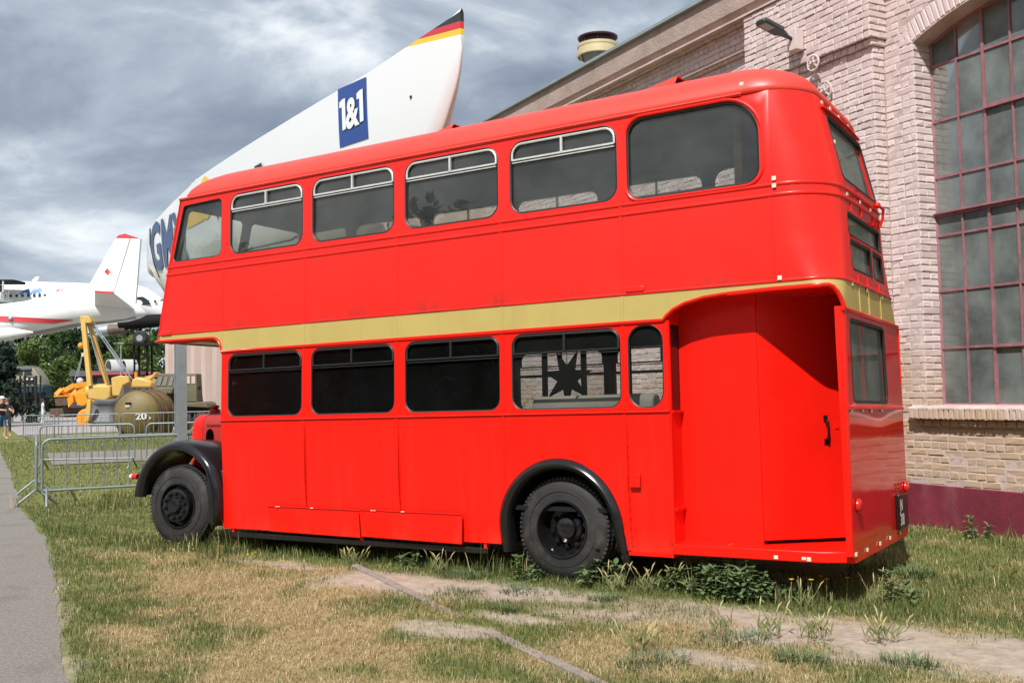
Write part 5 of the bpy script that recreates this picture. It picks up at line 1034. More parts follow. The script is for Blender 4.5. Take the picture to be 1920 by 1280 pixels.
G.poly('frame_plate', [(208, 708), (224, 704), (240, 705), (243, 716), (230, 722), (224, 742), (210, 742)], -.5, -.2, M['cyellow'], bevel=.05); pbeam(G, 'strut', (206, 732), (219, 745), 0.22, M['cyellow']); pbeam(G, 'strut', (232, 712), (248, 724), 0.25, M['cyellow'])
G.poly('counterweight', [(245, 727), (246, 712), (256, 706), (270, 709), (284, 716), (284, 727)], -.9, .9, M['cyellow'], bevel=.12); G.poly('counterweight_arm', [(270, 716), (272, 706), (286, 702), (291, 697), (293, 699), (287, 707), (280, 712), (284, 718)], -.3, .1, M['cyellow'], bevel=.03); G.poly('exhaust', [(252, 708), (252, 697), (256, 697), (256, 708)], -.1, .1, M['corange'])
mb = MB(); rg = [[G.L(a + (b_ - a) * k / 3, y, dy) for k in range(4)] for a, b_, y, dy in ((178, 224, 748, -1.45), (173, 221, 756, -1.2), (169, 218, 766, -1.08), (167, 216, 777, -1.12), (166, 215, 786, -1.3), (165, 214, 793, -1.6))]
mb.loft(rg, False, False, False); o = mb.build('blade', M['bladegrey'], G.e); s_ = o.modifiers.new('th', 'SOLIDIFY'); s_.thickness = .08
G.poly('blade_arm', [(158, 792), (160, 770), (164, 748), (170, 748), (169, 775), (166, 790)], -1.9, -1.6, M['cyellow'], bevel=.05)
for px in (162,): MB().lathe([(0, -.2), (0.5, -.2), (0.62, 0), (0.5, .2), (0, .2)], G.L(px, 785, -1), 'Y', 16).build('track_wheel', M['corange'], G.e)
G.poly('track', [(150, 800), (150, 772), (160, 764), (240, 764), (250, 775), (250, 800)], 0.2, 1.6, M['rust'], bevel=.1)
# olive cab truck behind
K = Frame('olive_crane_cab', 330, 46.5, 'olive green crane cab with slanted windscreens on a dark truck chassis beside the wall', 'truck')
K.poly('cab_body', [(288, 758), (288, 728), (296, 700), (368, 700), (370, 740), (372, 757)], -0.3, 0.5, M['olive'], bevel=.04)
K.poly('front_frame', [(285, 736), (296, 727), (325, 726), (322, 738), (312, 737), (316, 760), (310, 760), (304, 740)], -1.0, -0.32, M['olive'], bevel=.03)
for pts in ([(292, 723), (299, 706), (305, 706), (300, 723)], [(304, 723), (309, 706), (315, 706), (311, 723)], [(316, 723), (320, 706), (326, 706), (322, 723)]): K.poly('windscreen_pane', pts, -0.33, -0.302, M['lining'])
for x in (349, 359): K.poly('side_pane', [(x, 719), (x, 705), (x + 7, 705), (x + 7, 719)], -0.33, -0.302, M['farwall'])
K.poly('door_panel', [(346, 752), (346, 723), (368, 723), (369, 752)], -0.335, -0.302, M['olive'])
K.poly('chassis', [(268, 800), (268, 760), (380, 756), (392, 766), (392, 800)], 0.0, 0.9, M['rust'], bevel=.05); K.poly('mudguard', [(320, 761), (322, 757), (378, 753), (386, 757), (390, 764)], -.5, 1.2, M['olive'], bevel=.03)
for px in (300, 345, 378): MB().lathe([(0, -.2), (0.3, -.2), (0.42, -.12), (0.42, .2), (0, .2)], K.L(px, 790, -.2), 'Y', 18).build('truck_wheel', M['rubber'], K.e)
MB().sphere(K.L(374, 727, -.4), (0.06, 0.05, 0.09)).build('wing_mirror', M['dark'], K.e)
# tank
T = Frame('tank_wagon', 258, 43.8, 'rusty olive cylindrical fuel tank with white number twenty on its domed end', 'tank')
c0 = T.L(256, 776); r0 = 1.02; ax = Vector((0.06, 1.0, 0)).normalized(); ux = Vector((ax.y, -ax.x, 0)); rg = []
M['tank'] = mat('ochre_olive_tank_paint', (0.17, 0.125, 0.042), 0.6, var=0.22, vscale=1.5, dirt=(0.10, 0.05, 0.03), dirt_amt=0.6, dscale=(1.5, 1.5, 0.8))
for h, k in ((-0.42, 0.02), (-0.40, .25), (-.33, .5), (-.2, .78), (-.08, .94), (0.05, 1), (1.75, 1), (1.9, .6)): rg.append([c0 + ax * h + (ux * math.cos(q) + Vector((0, 0, 1)) * math.sin(q)) * r0 * k for q in np.linspace(0, 2 * math.pi, 36, endpoint=False)])
MB().loft(rg, True, False, True).build('tank_shell', M['tank'], T.e, smooth=50)
for h in (0.08, 0.75, 1.5): MB().tube([c0 + ax * h + (ux * math.cos(q) + Vector((0, 0, 1)) * math.sin(q)) * (r0 + .02) for q in np.linspace(0, 2 * math.pi, 30, endpoint=False)], 0.045, 6, True).build('tank_band', M['rust'], T.e)
def dome(u, v):
    rr = min(0.97, math.hypot(u, v) / r0); ks = [0.02, .25, .5, .78, .94, 1]; hs = [-.42, -.40, -.33, -.2, -.08, .05]; h = np.interp(rr, ks, hs) - 0.03; return c0 + ax * h + ux * u + Vector((0, 0, v))
text_mesh('20', 0.40, lambda a, b: dome(0.15 + a * 1.1, -0.22 + b), M['white'], 'lettering', T.e, 0.012, cuts=1); text_mesh('0', 0.14, lambda a, b: dome(0.66 + a, -0.22 + b), M['white'], 'lettering', T.e, 0.008, cuts=1)
MB().sphere(dome(-0.2, 0.36), (.13, .06, .11)).build('filler_cap', M['alu'], T.e); MB().obox(dome(-0.19, 0.47), (.22, .2, .08)).build('cap_hood', M['dark'], T.e)
mb = MB(); b0 = c0 + ax * 0.1; mb.add([b0 + ux * a + ax * d + Vector((0, 0, z)) for d in (0, 1.7) for a, z in ((-1.0, -.3), (1.0, -.3), (.8, -.95), (-.8, -.95))], [(0, 1, 2, 3), (4, 7, 6, 5), (0, 4, 5, 1), (1, 5, 6, 2), (2, 6, 7, 3), (3, 7, 4, 0)]); mb.build('cradle', M['tank'], T.e)
for a in (-.7, -.1, .62): mb = MB(); mb.obox(c0 + ux * a + ax * 0.05 + Vector((0, 0, -.6)), (.12, .2, .75), Matrix.Rotation(-.06, 3, 'Z')); mb.build('leg', M['rust'], T.e)
MB().sphere(c0 + ux * 0.62 - ax * .02 + Vector((0, 0, -.42)), .16).build('valve', M['tank'], T.e)
# orange loader
Lo = Frame('wheel_loader', 135, 90, 'orange loader with a dark front bucket raised on a plinth', 'loader')
Lo.poly('bucket', [(101, 743), (126, 742), (126, 760), (104, 761)], -1.2, -0.2, M['rust'], bevel=.05); Lo.poly('bucket_lip', [(100, 744), (101, 741), (127, 740), (127, 743)], -1.3, .6, M['corange'])
Lo.poly('bucket_side', [(125, 742), (136, 740), (138, 752), (128, 764)], -1.2, -.9, M['corange'])
for a, b, w in (((104, 741), (116, 730), .35), ((116, 730), (128, 738), .4), ((120, 733), (140, 722), .4), ((130, 752), (150, 728), .5), ((128, 745), (146, 736), .45), ((138, 750), (165, 722), .5), ((140, 724), (166, 720), .45)): pbeam(Lo, 'loader_arm', a, b, w, M['corange'], -.6, -.2)
for px, y in ((132, 722), (136, 722), (141, 724)): Lo.poly('lever', [(px, 732), (px, y), (px + 1.4, y), (px + 1.4, 732)], -.3, -.2, M['corange'])
Lo.poly('engine_body', [(146, 755), (146, 735), (160, 724), (182, 724), (182, 755)], -.6, 1.2, M['corange'], bevel=.1); MB().lathe([(0, -.3), (0.55, -.3), (.62, -.1), (.62, .3), (0, .3)], Lo.L(156, 748, -.7), 'Y', 16).build('loader_wheel', M['corange'], Lo.e)
MB().sphere(Lo.L(150, 714, -.2), 0.3).build('round_mirror', M['alu'], Lo.e); Lo.poly('plinth', [(92, 787), (93, 766), (185, 763), (185, 787)], 0, 2.5, M['rust'], bevel=.05); Lo.poly('white_beam', [(145, 759), (145, 756), (162, 756), (162, 759)], -.9, -.7, M['white'])
# locomotive
M['teal'] = mat('dark_teal_loco_paint', (0.02, 0.055, 0.07), 0.5, var=0.2); M['ivory'] = mat('grimy_ivory_loco_paint', (0.30, 0.27, 0.19), 0.6, var=0.2, vscale=0.8, dirt=(0.07, 0.06, 0.05), dirt_amt=0.6, dscale=(1, 1, 1))
H = Frame('locomotive', 52, 110, 'dark green and ivory locomotive front behind the visitors under the aeroplane', 'locomotive')
H.poly('body_upper', [(28, 722), (28, 700), (36, 690), (62, 690), (74, 706), (80, 722)], 0, 2.0, M['ivory'], bevel=.1); H.poly('body_lower', [(27, 748), (27, 722), (81, 722), (84, 742), (78, 746)], -.05, 2.0, M['teal'], bevel=.1); H.poly('cab_roof', [(25, 694), (27, 687), (52, 686), (58, 690), (58, 693)], -.2, 2.2, M['bladegrey'], bevel=.05)
H.poly('windscreen', [(45, 704), (46, 692), (55, 691), (61, 703)], -.05, -.005, M['pwin']); H.poly('windscreen', [(29, 702), (30, 694), (42, 692), (42, 703)], -.05, -.005, M['pwin'])
for px, w in ((44, 3.5), (65, 3.5), (36, 2), (74, 2)): H.poly('front_post', [(px, 765), (px, 704), (px + w, 704), (px + w, 765)], -1.2, -1.0, M['chassis'])
H.poly('front_shadow_panel', [(46, 720), (46, 706), (64, 706), (64, 720)], -.06, -.01, M['chassis']); H.poly('buffer_beam', [(26, 742), (26, 735), (82, 735), (82, 742)], -.5, -.06, M['dark']); H.poly('underframe', [(34, 768), (34, 746), (78, 746), (78, 768)], 0.2, 1.8, M['chassis'])
for px in (51, 60): MB().sphere(H.L(px, 711, -.1), 0.13).build('headlight', M['white'], H.e); MB().sphere(H.L(px, 723, -.15), 0.16).build('headlight', M['ivory'], H.e)
Sg = Frame('info_sign', 56, 85, 'small yellow information board on posts in front of the locomotive', 'sign'); Sg.poly('board', [(50, 774), (50, 767), (62, 767), (62, 774)], 0, .05, M['yellowp'])
for px in (51, 61): a = Sg.L(px, 770); MB().beam((a.x, .03, 0), (a.x, .03, a.z), .05, .05, (0, 1, 0)).build('post', M['galv'], Sg.e)
# shed, pipe sections, lamp post
Sh = Frame('dark_shed', 220, 96, 'low dark shed with a grey roof behind the yellow crane', 'shed'); M['shed'] = mat('dark_shed_wall', (0.045, 0.045, 0.05), 0.8, var=0.2); M['shedroof'] = mat('grey_felt_roof', (0.10, 0.10, 0.11), 0.8)
Sh.poly('wall', [(133, 765), (133, 704), (300, 704), (300, 765)], 0, 6, M['shed']); Sh.poly('roof', [(129, 705), (132, 694), (300, 697), (300, 706)], -.6, 6.3, M['shedroof']); Sh.poly('fascia', [(170, 702.5), (170, 699.5), (300, 697.5), (300, 700)], -.75, -.62, M['pred'])
for px in (150, 182, 214): Sh.poly('doorway', [(px, 760), (px, 708), (px + 18, 708), (px + 18, 760)], -.03, -.002, M['bladegrey'])
for px, lab in ((203, 'pale curved culvert ring standing on the shed roof'), (231, 'pale culvert ring with dark inside on the shed roof beside the lamp mast')):
    Pp = Frame('culvert_ring', px, 97, lab, 'pipe section', 'culvert rings on the shed'); c = Pp.L(px, 692); rr = 0.95
    mb = MB(); d_ = Vector((0.75, 0.66, 0)); u_ = Vector((d_.y, -d_.x, 0)); rg = [[c + d_ * h + (u_ * math.cos(q) + Vector((0, 0, 1)) * math.sin(q)) * r_ for q in np.linspace(0, 2 * math.pi, 26, endpoint=False)] for h, r_ in ((0, rr), (1.1, rr), (1.1, rr - .12), (0, rr - .12))]; mb.loft(rg, True, True, False); mb.build('ring', M['alu'], Pp.e, smooth=40)
    mb = MB(); mb.add([c + d_ * .7 + (u_ * math.cos(q) + Vector((0, 0, 1)) * math.sin(q)) * (rr - .1) for q in np.linspace(0, 2 * math.pi, 20, endpoint=False)], [tuple(range(20))]); mb.build('dark_inside', M['dark'], Pp.e, smooth=0)
Lm = Frame('lamp_mast', 227, 88, 'thin grey lamp mast in front of the trees beside the pipe ring', 'lamp'); a = Lm.L(227, 644); MB().tube([(0, 0, 0), (0, 0, a.z)], [.09, .05], 8).build('mast', M['galv'], Lm.e); MB().box(-.25, .25, -.12, .12, a.z, a.z + .1).build('lamp_head', M['galv'], Lm.e)

# ------------------------------------------------------------------ crowd barriers
M['barrier'] = mat('galvanised_barrier_tube', (0.24, 0.275, 0.28), 0.5, 0.45, var=0.1, vscale=12)
def barrier_proto(L=2.3, n=12, r=0.021):
    e = empty('crowd_barrier', (0, 0, 0)); h, b = 1.06, 0.24; cr = 0.13
    pts = [(0, 0, b), (0, 0, h - cr)] + [(cr - cr * math.cos(a), 0, h - cr + cr * math.sin(a)) for a in np.linspace(0.2, math.pi / 2, 5)] + [(L - cr + cr * math.sin(a), 0, h - cr + cr * math.cos(a)) for a in np.linspace(0, math.pi / 2 - .2, 5)] + [(L, 0, h - cr), (L, 0, b)]
    MB().tube(pts, r, 8).build('hoop', M['barrier'], e, smooth=60); MB().tube([(0, 0, b), (L, 0, b)], r, 8).build('lower_rail', M['barrier'], e, smooth=60)
    me = MB().tube([(0, 0, b), (0, 0, h - .01)], 0.009, 6).mesh('bar', M['barrier'], 60)
    for k in range(n): obj('bar', me, e, (0.16 + k * (L - 0.32) / (n - 1), 0, 0))
    fm = MB().tube([(0, -0.30, 0.0), (0, -0.28, 0.03), (0, 0, b + .02), (0, 0.28, 0.03), (0, 0.30, 0.0)], r, 8).mesh('foot', M['barrier'], 60)
    for x in (0.06, L - 0.06): obj('foot', fm, e, (x, 0, 0))
    return e
proto = barrier_proto()
bars = [  # start, end on the ground
 ((-6.30, 2.02), (-4.95, 4.05), 'nearest steel crowd barrier running from the path edge to behind the black front wheel'),
 ((-8.35, 3.25), (-6.42, 2.00), 'steel crowd barrier seen end on along the path edge, its splayed feet showing'),
 ((-13.9, 7.0), (-11.95, 8.2), 'steel crowd barrier standing second from the front, parallel to the nearest one'),
 ((-11.7, 8.35), (-10.0, 9.9), 'steel crowd barrier right behind the bus nose, continuing the second row'),
 ((-28.6, 16.0), (-26.9, 16.2), 'short mesh barrier at the path bend beside the man in the white cap'),
 ((-26.8, 16.3), (-25.0, 17.7), 'steel crowd barrier in the far row in front of the woman in pale clothes'),
 ((-25.0, 17.75), (-23.2, 19.2), 'steel crowd barrier in the far row in front of the grey blade'),
 ((-23.6, 19.5), (-22.0, 21.1), 'steel crowd barrier in the far row in front of the ochre tank'),
 ((-21.9, 21.2), (-20.4, 22.9), 'steel crowd barrier in the far row beside the grey column, below the olive cab')]
for i, (a, b, lab) in enumerate(bars):
    o = proto if i == 0 else copy_tree(proto); o.location = (a[0], a[1], 0); o.rotation_euler = (0, 0, math.atan2(b[1] - a[1], b[0] - a[0])); L = math.hypot(b[0] - a[0], b[1] - a[1]); o.scale = (L / 2.3, 1, 1); tag(o, lab, 'barrier', 'crowd barriers on the grass')

# ------------------------------------------------------------------ visitors
M['skin'] = mat('skin', (0.50, 0.29, 0.20), 0.6); M['shirtblack'] = mat('black_shirt', (0.02, 0.02, 0.022), 0.9); M['jeans'] = mat('blue_denim', (0.06, 0.14, 0.26), 0.9); M['mint'] = mat('pale_mint_cloth', (0.50, 0.60, 0.56), 0.9); M['capwhite'] = mat('white_cap', (0.8, 0.8, 0.8), 0.8); M['hairdark'] = mat('dark_brown_hair', (0.035, 0.022, 0.015), 0.7); M['greycloth'] = mat('dark_grey_clothes', (0.06, 0.05, 0.06), 0.9); M['hairred'] = mat('reddish_hair', (0.16, 0.06, 0.035), 0.7); M['shoe'] = mat('pale_shoes', (0.5, 0.42, 0.36), 0.8)
def person(loc, rz, h, mats, arms, stride, label, legsplit=0.30):
    """mats: (skin, top, bottom, shoe); body as one skinned mesh, facing local -y"""
    k = h / 1.75; v = []; e = []; r = []
    def j(p, q, rad): v.append([c * k for c in p]); r.append(rad * k); i = len(v) - 1; (e.append((q, i)) if q is not None else None); return i
    pel = j((0, 0, .95), None, .15); wa = j((0, -.01, 1.12), pel, .135); ch = j((0, 0, 1.32), wa, .155); nk = j((0, 0, 1.47), ch, .06); hd0 = j((0, -.02, 1.57), nk, .085); hd1 = j((0, -.02, 1.70), hd0, .075)
    for s in (-1, 1):
        hp = j((s * .10, 0, .88), pel, .095); kn = j((s * .11, -.02 - s * stride * .5, .50), hp, .068); an = j((s * .11, .02 - s * stride, .09), kn, .042); j((s * .12, -.14 - s * stride, .035), an, .035)
        sh = j((s * .19, 0, 1.40), ch, .062); el, ha = arms[0 if s < 0 else 1]; ei = j(el, sh, .045); hi = j(ha, ei, .034); hd = Vector(ha) - Vector(el); hd.normalize(); j(tuple(Vector(ha) + hd * .09), hi, .03)
    me = bpy.data.meshes.new('p'); me.from_pydata(v, e, []); o = bpy.data.objects.new('p', me); COL.objects.link(o); sm = o.modifiers.new('s', 'SKIN'); ss = o.modifiers.new('u', 'SUBSURF'); ss.levels = 2
    for i, sv in enumerate(me.skin_vertices[0].data): sv.radius = (r[i], r[i] * (0.72 if i in (pel, wa, ch) else 1)); sv.use_root = (i == 0)
    dg = bpy.context.evaluated_depsgraph_get(); bm_ = bpy.data.meshes.new_from_object(o.evaluated_get(dg)); bpy.data.objects.remove(o); bm_.materials.clear()
    for m in mats: bm_.materials.append(m)
    for p in bm_.polygons:
        x, y, z = p.center[0] / k, p.center[1] / k, p.center[2] / k; side_ = abs(x) > .235 or y < -.17
        p.material_index = 0 if z > 1.475 else (3 if z < .07 else (0 if z < legsplit else (2 if z < .98 and not side_ else (0 if (side_ and z < 1.30) else 1)))); p.use_smooth = True
    pe = empty('person', loc, rz, label, 'person'); ob = bpy.data.objects.new('body', bm_); bm_.name = 'body'; COL.objects.link(ob); ob.parent = pe
    for s in (-1, 1):
        MB().sphere((s * .03 * k, -.10 * k, 1.645 * k), .010 * k, 6, 4).build('eye', M['dark'], pe); MB().sphere((s * .085 * k, -.01 * k, 1.63 * k), (.012 * k, .022 * k, .032 * k), 6, 4).build('ear', mats[0], pe)
    MB().sphere((0, -.112 * k, 1.62 * k), (.014 * k, .02 * k, .025 * k), 6, 4).build('nose', mats[0], pe)
    return pe, k
p1 = at(3, 822, 43.2); pe, k = person((p1.x, p1.y, 0), RZ + R(62), 1.82, (M['skin'], M['shirtblack'], M['jeans'], M['shoe']), (((-.24, -.16, 1.22), (-.16, -.42, 1.20)), ((.24, -.18, 1.22), (.14, -.44, 1.18))), 0.10, 'man in white cap, black shirt and blue shorts leaning toward the barrier', 0.52)
mb = MB(); mb.sphere((0, -.01 * k, 1.70 * k), (.105 * k, .12 * k, .085 * k), 12, 8); mb.build('cap', M['capwhite'], pe); MB().box(-.07 * k, .07 * k, -.22 * k, -.08 * k, 1.685 * k, 1.70 * k).build('cap_peak', M['capwhite'], pe, bevel=.006)
p2 = at(13, 810, 46.5); pe, k = person((p2.x, p2.y, 0), RZ + R(40), 1.72, (M['skin'], M['greycloth'], M['greycloth'], M['shoe']), (((-.24, -.06, 1.16), (-.22, -.24, 1.0)), ((.24, -.14, 1.18), (.18, -.36, 1.12))), 0.06, 'person with reddish hair and dark clothes standing just behind the man in the cap', 0.25)
MB().sphere((0, .02 * k, 1.66 * k), (.11 * k, .12 * k, .13 * k), 12, 8).build('hair', M['hairred'], pe)
p3 = at(80, 797, 64); pe, k = person((p3.x, p3.y, 0), RZ + R(130), 1.66, (M['skin'], M['mint'], M['mint'], M['skin']), (((-.23, .02, 1.15), (-.22, -.10, .92)), ((.23, -.04, 1.15), (.24, -.16, .94))), 0.10, 'woman with dark hair in a pale mint top and trousers walking behind the far barriers', 0.16)
MB().sphere((0, .03 * k, 1.67 * k), (.105 * k, .12 * k, .12 * k), 12, 8).build('hair', M['hairdark'], pe); MB().sphere((0, .10 * k, 1.55 * k), (.06 * k, .05 * k, .11 * k), 8, 6).build('ponytail', M['hairdark'], pe)
# ------------------------------------------------------------------ trees
M['backdropwall'] = mat('dark_green_backdrop_sheet', (0.05, 0.06, 0.055), 0.7, var=0.2, vscale=0.3)
def leaf_mat(name, a, b, trans=0.25):
    m = bpy.data.materials.new(name); m.use_nodes = True; t = m.node_tree; p = t.nodes['Principled BSDF']; p.inputs['Roughness'].default_value = 0.6; p.inputs['Specular IOR Level'].default_value = 0.3
    g = nd(t, 'ShaderNodeNewGeometry'); c = ramp(t, g.outputs['Random Per Island'], [(0, a), (1, b)]); t.links.new(c, p.inputs['Base Color'])
    tl = nd(t, 'ShaderNodeBsdfTranslucent'); t.links.new(c, tl.inputs[0]); mx = nd(t, 'ShaderNodeMixShader'); mx.inputs[0].default_value = trans; t.links.new(p.outputs[0], mx.inputs[1]); t.links.new(tl.outputs[0], mx.inputs[2]); t.links.new(mx.outputs[0], t.nodes['Material Output'].inputs[0]); return m
M['leafdark'] = leaf_mat('dark_foliage', (0.018, 0.04, 0.012), (0.05, 0.09, 0.025)); M['leafmid'] = leaf_mat('green_foliage', (0.035, 0.075, 0.018), (0.09, 0.15, 0.04)); M['leaflight'] = leaf_mat('light_foliage', (0.07, 0.12, 0.025), (0.15, 0.21, 0.06)); M['conifer'] = leaf_mat('conifer_foliage', (0.008, 0.02, 0.012), (0.022, 0.045, 0.025), 0.1); M['bark'] = mat('bark', (0.08, 0.06, 0.045), 0.95, var=0.3, bump=0.6, bscale=20)
def tree_meshes(h, w, m, seed, n=2600, leaf=0.26, shape=0):
    rg = np.random.default_rng(seed); cl = []
    for k in range(26):
        t = rg.uniform(0.08, 1); a = rg.uniform(0, 6.28); prof = math.sin(math.pi * (0.15 + 0.80 * t)) ** 0.7 if shape == 0 else (1.05 - t); rr = w / 2 * prof * rg.uniform(0.35, 0.95)
        cl.append((rr * math.cos(a), rr * math.sin(a), h * (0.10 + 0.86 * t), w * rg.uniform(0.10, 0.2)))
    mb = MB(); per = n // len(cl)
    for cx, cy, cz, cr in cl:
        for _ in range(per):
            d = rg.normal(size=3); d /= np.linalg.norm(d); q = np.array((cx, cy, cz)) + d * cr * rg.uniform(0.6, 1.15) * np.array((1, 1, .8)); u = rg.normal(size=3); u /= np.linalg.norm(u); v = np.cross(u, d + rg.normal(size=3) * .4); v /= (np.linalg.norm(v) + 1e-6); s = leaf * rg.uniform(.6, 1.3)
            mb.add([q - u * s, q + v * s * .55, q + u * s, q - v * s * .55], [(0, 1, 2, 3)])
    crown = mb.mesh('crown', m, smooth=0, fix=False); tr = MB(); tr.tube([(0, 0, -.1), (.05, 0, h * .3), (0, .1, h * .6), (.05, 0, h * .9)], [h * .028, h * .022, h * .014, h * .004], 8)
    for cx, cy, cz, cr in cl[:10]: tr.tube([(0, 0, max(h * .15, cz * .55)), (cx * .5, cy * .5, cz * .85), (cx, cy, cz)], [h * .010, h * .007, h * .003], 5)
    return crown, tr.mesh('trunk', M['bark'])
kinds = [tree_meshes(9.5, 8.0, M['leafdark'], 1), tree_meshes(9.0, 7.5, M['leafmid'], 2), tree_meshes(8.0, 6.5, M['leaflight'], 3), tree_meshes(9.5, 9.0, M['leafdark'], 4, 3000)]
con = tree_meshes(5.0, 4.2, M['conifer'], 6, 3000, 0.2, 1)
tl_ = [(-30, 125, 0, 1.1, 'dark green tree at the far left beyond the aeroplane poles'), (20, 135, 3, 1.15, 'broad dark tree behind the locomotive'), (60, 118, 2, .95, 'light green tree just right of the locomotive'), (95, 130, 1, 1.1, 'mid green tree left of the yellow boom'), (125, 122, 2, .85, 'small light green tree between the locomotive and the boom'), (150, 138, 0, 1.15, 'tall dark tree directly behind the yellow boom'), (185, 128, 3, 1.0, 'broad dark tree right of the boom above the shed'), (215, 140, 1, 1.1, 'mid green tree behind the culvert rings'), (250, 120, 2, 1.05, 'light green tree behind the lattice pylon'), (285, 132, 1, 1.1, 'mid green tree beside the end of the pink wall'), (318, 142, 0, 1.15, 'dark tree behind the far end of the pink wall'), (-75, 135, 1, 1.1, 'mid green tree outside the left edge of the view'), (108, 145, 3, 1.2, 'tall dark tree at the back of the row left of the boom'), (235, 150, 0, 1.25, 'tall dark tree at the back of the row behind the lamp mast')]
for px, D, k, s, lab in tl_:
    p = at(px, 740, D); e = empty('tree', (p.x, p.y, 0), random.uniform(0, 6), lab, 'tree', 'trees beyond the exhibits'); e.scale = (s, s, s * random.uniform(.95, 1.12)); obj('crown', kinds[k][0], e); obj('trunk', kinds[k][1], e)
p = at(3, 740, 64); e = empty('conifer', (p.x, p.y, 0), 1.0, 'dark dense conifer at the left edge behind the two visitors', 'tree'); obj('crown', con[0], e); obj('trunk', con[1], e)
for i, (x, y, k, s) in enumerate(((-22, -19, 0, 1.0), (-15, -24, 3, 1.1), (-8, -27, 1, 1.0), (-1, -30, 0, 1.15), (6, -31, 3, 1.1), (13, -31, 1, 1.05), (20, -28, 0, 1.1), (27, -24, 3, 1.0), (32, -16, 1, 1.1), (35, -8, 0, 1.0))):
    e = empty('tree', (x, y, 0), i * 1.3, 'leafy tree added behind the photographer to darken the reflections in the bus windows', 'tree', 'trees added behind the photographer'); e.scale = (s, s, s); obj('crown', kinds[k][0], e); obj('trunk', kinds[k][1], e)  # unseen row added to darken the window reflections and fill light
hg = empty('backdrop', (4, -36, 0), R(4), 'long dark hangar added behind the photographer to darken the reflections in the bus windows', 'building')  # unseen building added so the bus windows reflect something dark
MB().box(-45, 45, -8, 0, 0, 7.5).build('wall', M['backdropwall'], hg); mb = MB(); mb.extrude([(-9, 7.4), (1, 7.4), (-4, 9.6)], lambda a, b, d: (d, a, b), -46, 46); mb.build('roof', M['shedroof'], hg)
for k in range(8): MB().box(-40 + k * 11, -34 + k * 11, 0.02, 0.08, 0, 5.5).build('door', M['bladegrey'], hg)
# hedge line closing the view under the crowns
mb = MB(); rg = np.random.default_rng(5)
for _ in range(9000):
    t = rg.uniform(0, 1); p = at(-120 + t * 460, 740, 128 + rg.uniform(-3, 3)); q = np.array((p.x, p.y, abs(rg.normal()) * 1.6 + .2)); u = rg.normal(size=3); u /= np.linalg.norm(u); v = rg.normal(size=3); v /= np.linalg.norm(v); s = .4; mb.add([q - u * s, q + v * s * .5, q + u * s, q - v * s * .5], [(0, 1, 2, 3)])
o = mb.build('undergrowth', M['leafdark'], smooth=0, fix=False); tag(o, 'dark undergrowth below the row of trees at the far edge of the site', 'undergrowth', kind='stuff')

# ------------------------------------------------------------------ grass (blades as real geometry)
def blades(name, P, length, width, lean, colr, label, seed, droop=0.5):
    rg = np.random.default_rng(seed); n = len(P); a = rg.uniform(0, 2 * np.pi, n); L = length * rg.uniform(0.55, 1.35, n); w = width * rg.uniform(0.7, 1.3, n); ln = np.clip(lean * rg.uniform(0.3, 1.6, n), 0, 1.45)
    d = np.stack([np.cos(a), np.sin(a), np.zeros(n)], 1); s = np.stack([-np.sin(a), np.cos(a), np.zeros(n)], 1) * w[:, None]; tw = rg.uniform(-.5, .5, n); s = s * np.cos(tw)[:, None] + d * (np.sin(tw) * w)[:, None]
    def pt(k):
        an = ln * (0.45 + droop * k); return P + d * (np.sin(an) * L * k)[:, None] + np.stack([np.zeros(n), np.zeros(n), np.cos(an) * L * k], 1)
    m = pt(0.55); tip = pt(1.0); V = np.stack([P - s, P + s, m - s * .8, m + s * .8, tip], 1).reshape(-1, 3); b = np.arange(n)[:, None] * 5
    q = (b + np.array([[0, 1, 3, 2]])); t = (b + np.array([[2, 3, 4]])); li = np.concatenate([q.ravel(), t.ravel()]); ls = np.concatenate([np.arange(n) * 4, n * 4 + np.arange(n) * 3])
    me = bpy.data.meshes.new(name); me.vertices.add(len(V)); me.vertices.foreach_set('co', V.ravel()); me.loops.add(len(li)); me.loops.foreach_set('vertex_index', li.astype(np.int32)); me.polygons.add(len(ls)); me.polygons.foreach_set('loop_start', ls.astype(np.int32)); me.update(calc_edges=True)
    c = np.repeat(np.concatenate([colr, np.ones((n, 1))], 1), 5, 0).astype(np.float32); at_ = me.attributes.new('tint', 'FLOAT_COLOR', 'POINT'); at_.data.foreach_set('color', c.ravel())
    me.materials.append(M['grassblade']); o = bpy.data.objects.new(name, me); COL.objects.link(o); tag(o, label, 'grass', kind='stuff'); return o
def grass_mat():
    m = bpy.data.materials.new('grass_blade'); m.use_nodes = True; t = m.node_tree; p = t.nodes['Principled BSDF']; p.inputs['Roughness'].default_value = 0.65; p.inputs['Specular IOR Level'].default_value = 0.25
    c = nd(t, 'ShaderNodeAttribute', attribute_name='tint').outputs['Color']; t.links.new(c, p.inputs['Base Color']); tl = nd(t, 'ShaderNodeBsdfTranslucent'); t.links.new(c, tl.inputs[0]); mx = nd(t, 'ShaderNodeMixShader'); mx.inputs[0].default_value = 0.3; t.links.new(p.outputs[0], mx.inputs[1]); t.links.new(tl.outputs[0], mx.inputs[2]); t.links.new(mx.outputs[0], t.nodes['Material Output'].inputs[0]); return m
M['grassblade'] = grass_mat()
def polar(n, r0, r1, seed):
    rg = np.random.default_rng(seed); r = np.sqrt(rg.uniform(r0 * r0, r1 * r1, n)); fa = math.atan2(FWD.y, FWD.x); a = fa + rg.uniform(-0.62, 0.62, n); x = CW.x + r * np.cos(a); y = CW.y + r * np.sin(a); return x, y, rg
def in_building(x, y):
    s = (x - 7.65) * 0.858734 + (y - 4.36) * -0.512421; t = -((x - 7.65) * 0.512421 + (y - 4.36) * 0.858734); return t < 0.05 + np.where(s < -1.64, .2, 0)
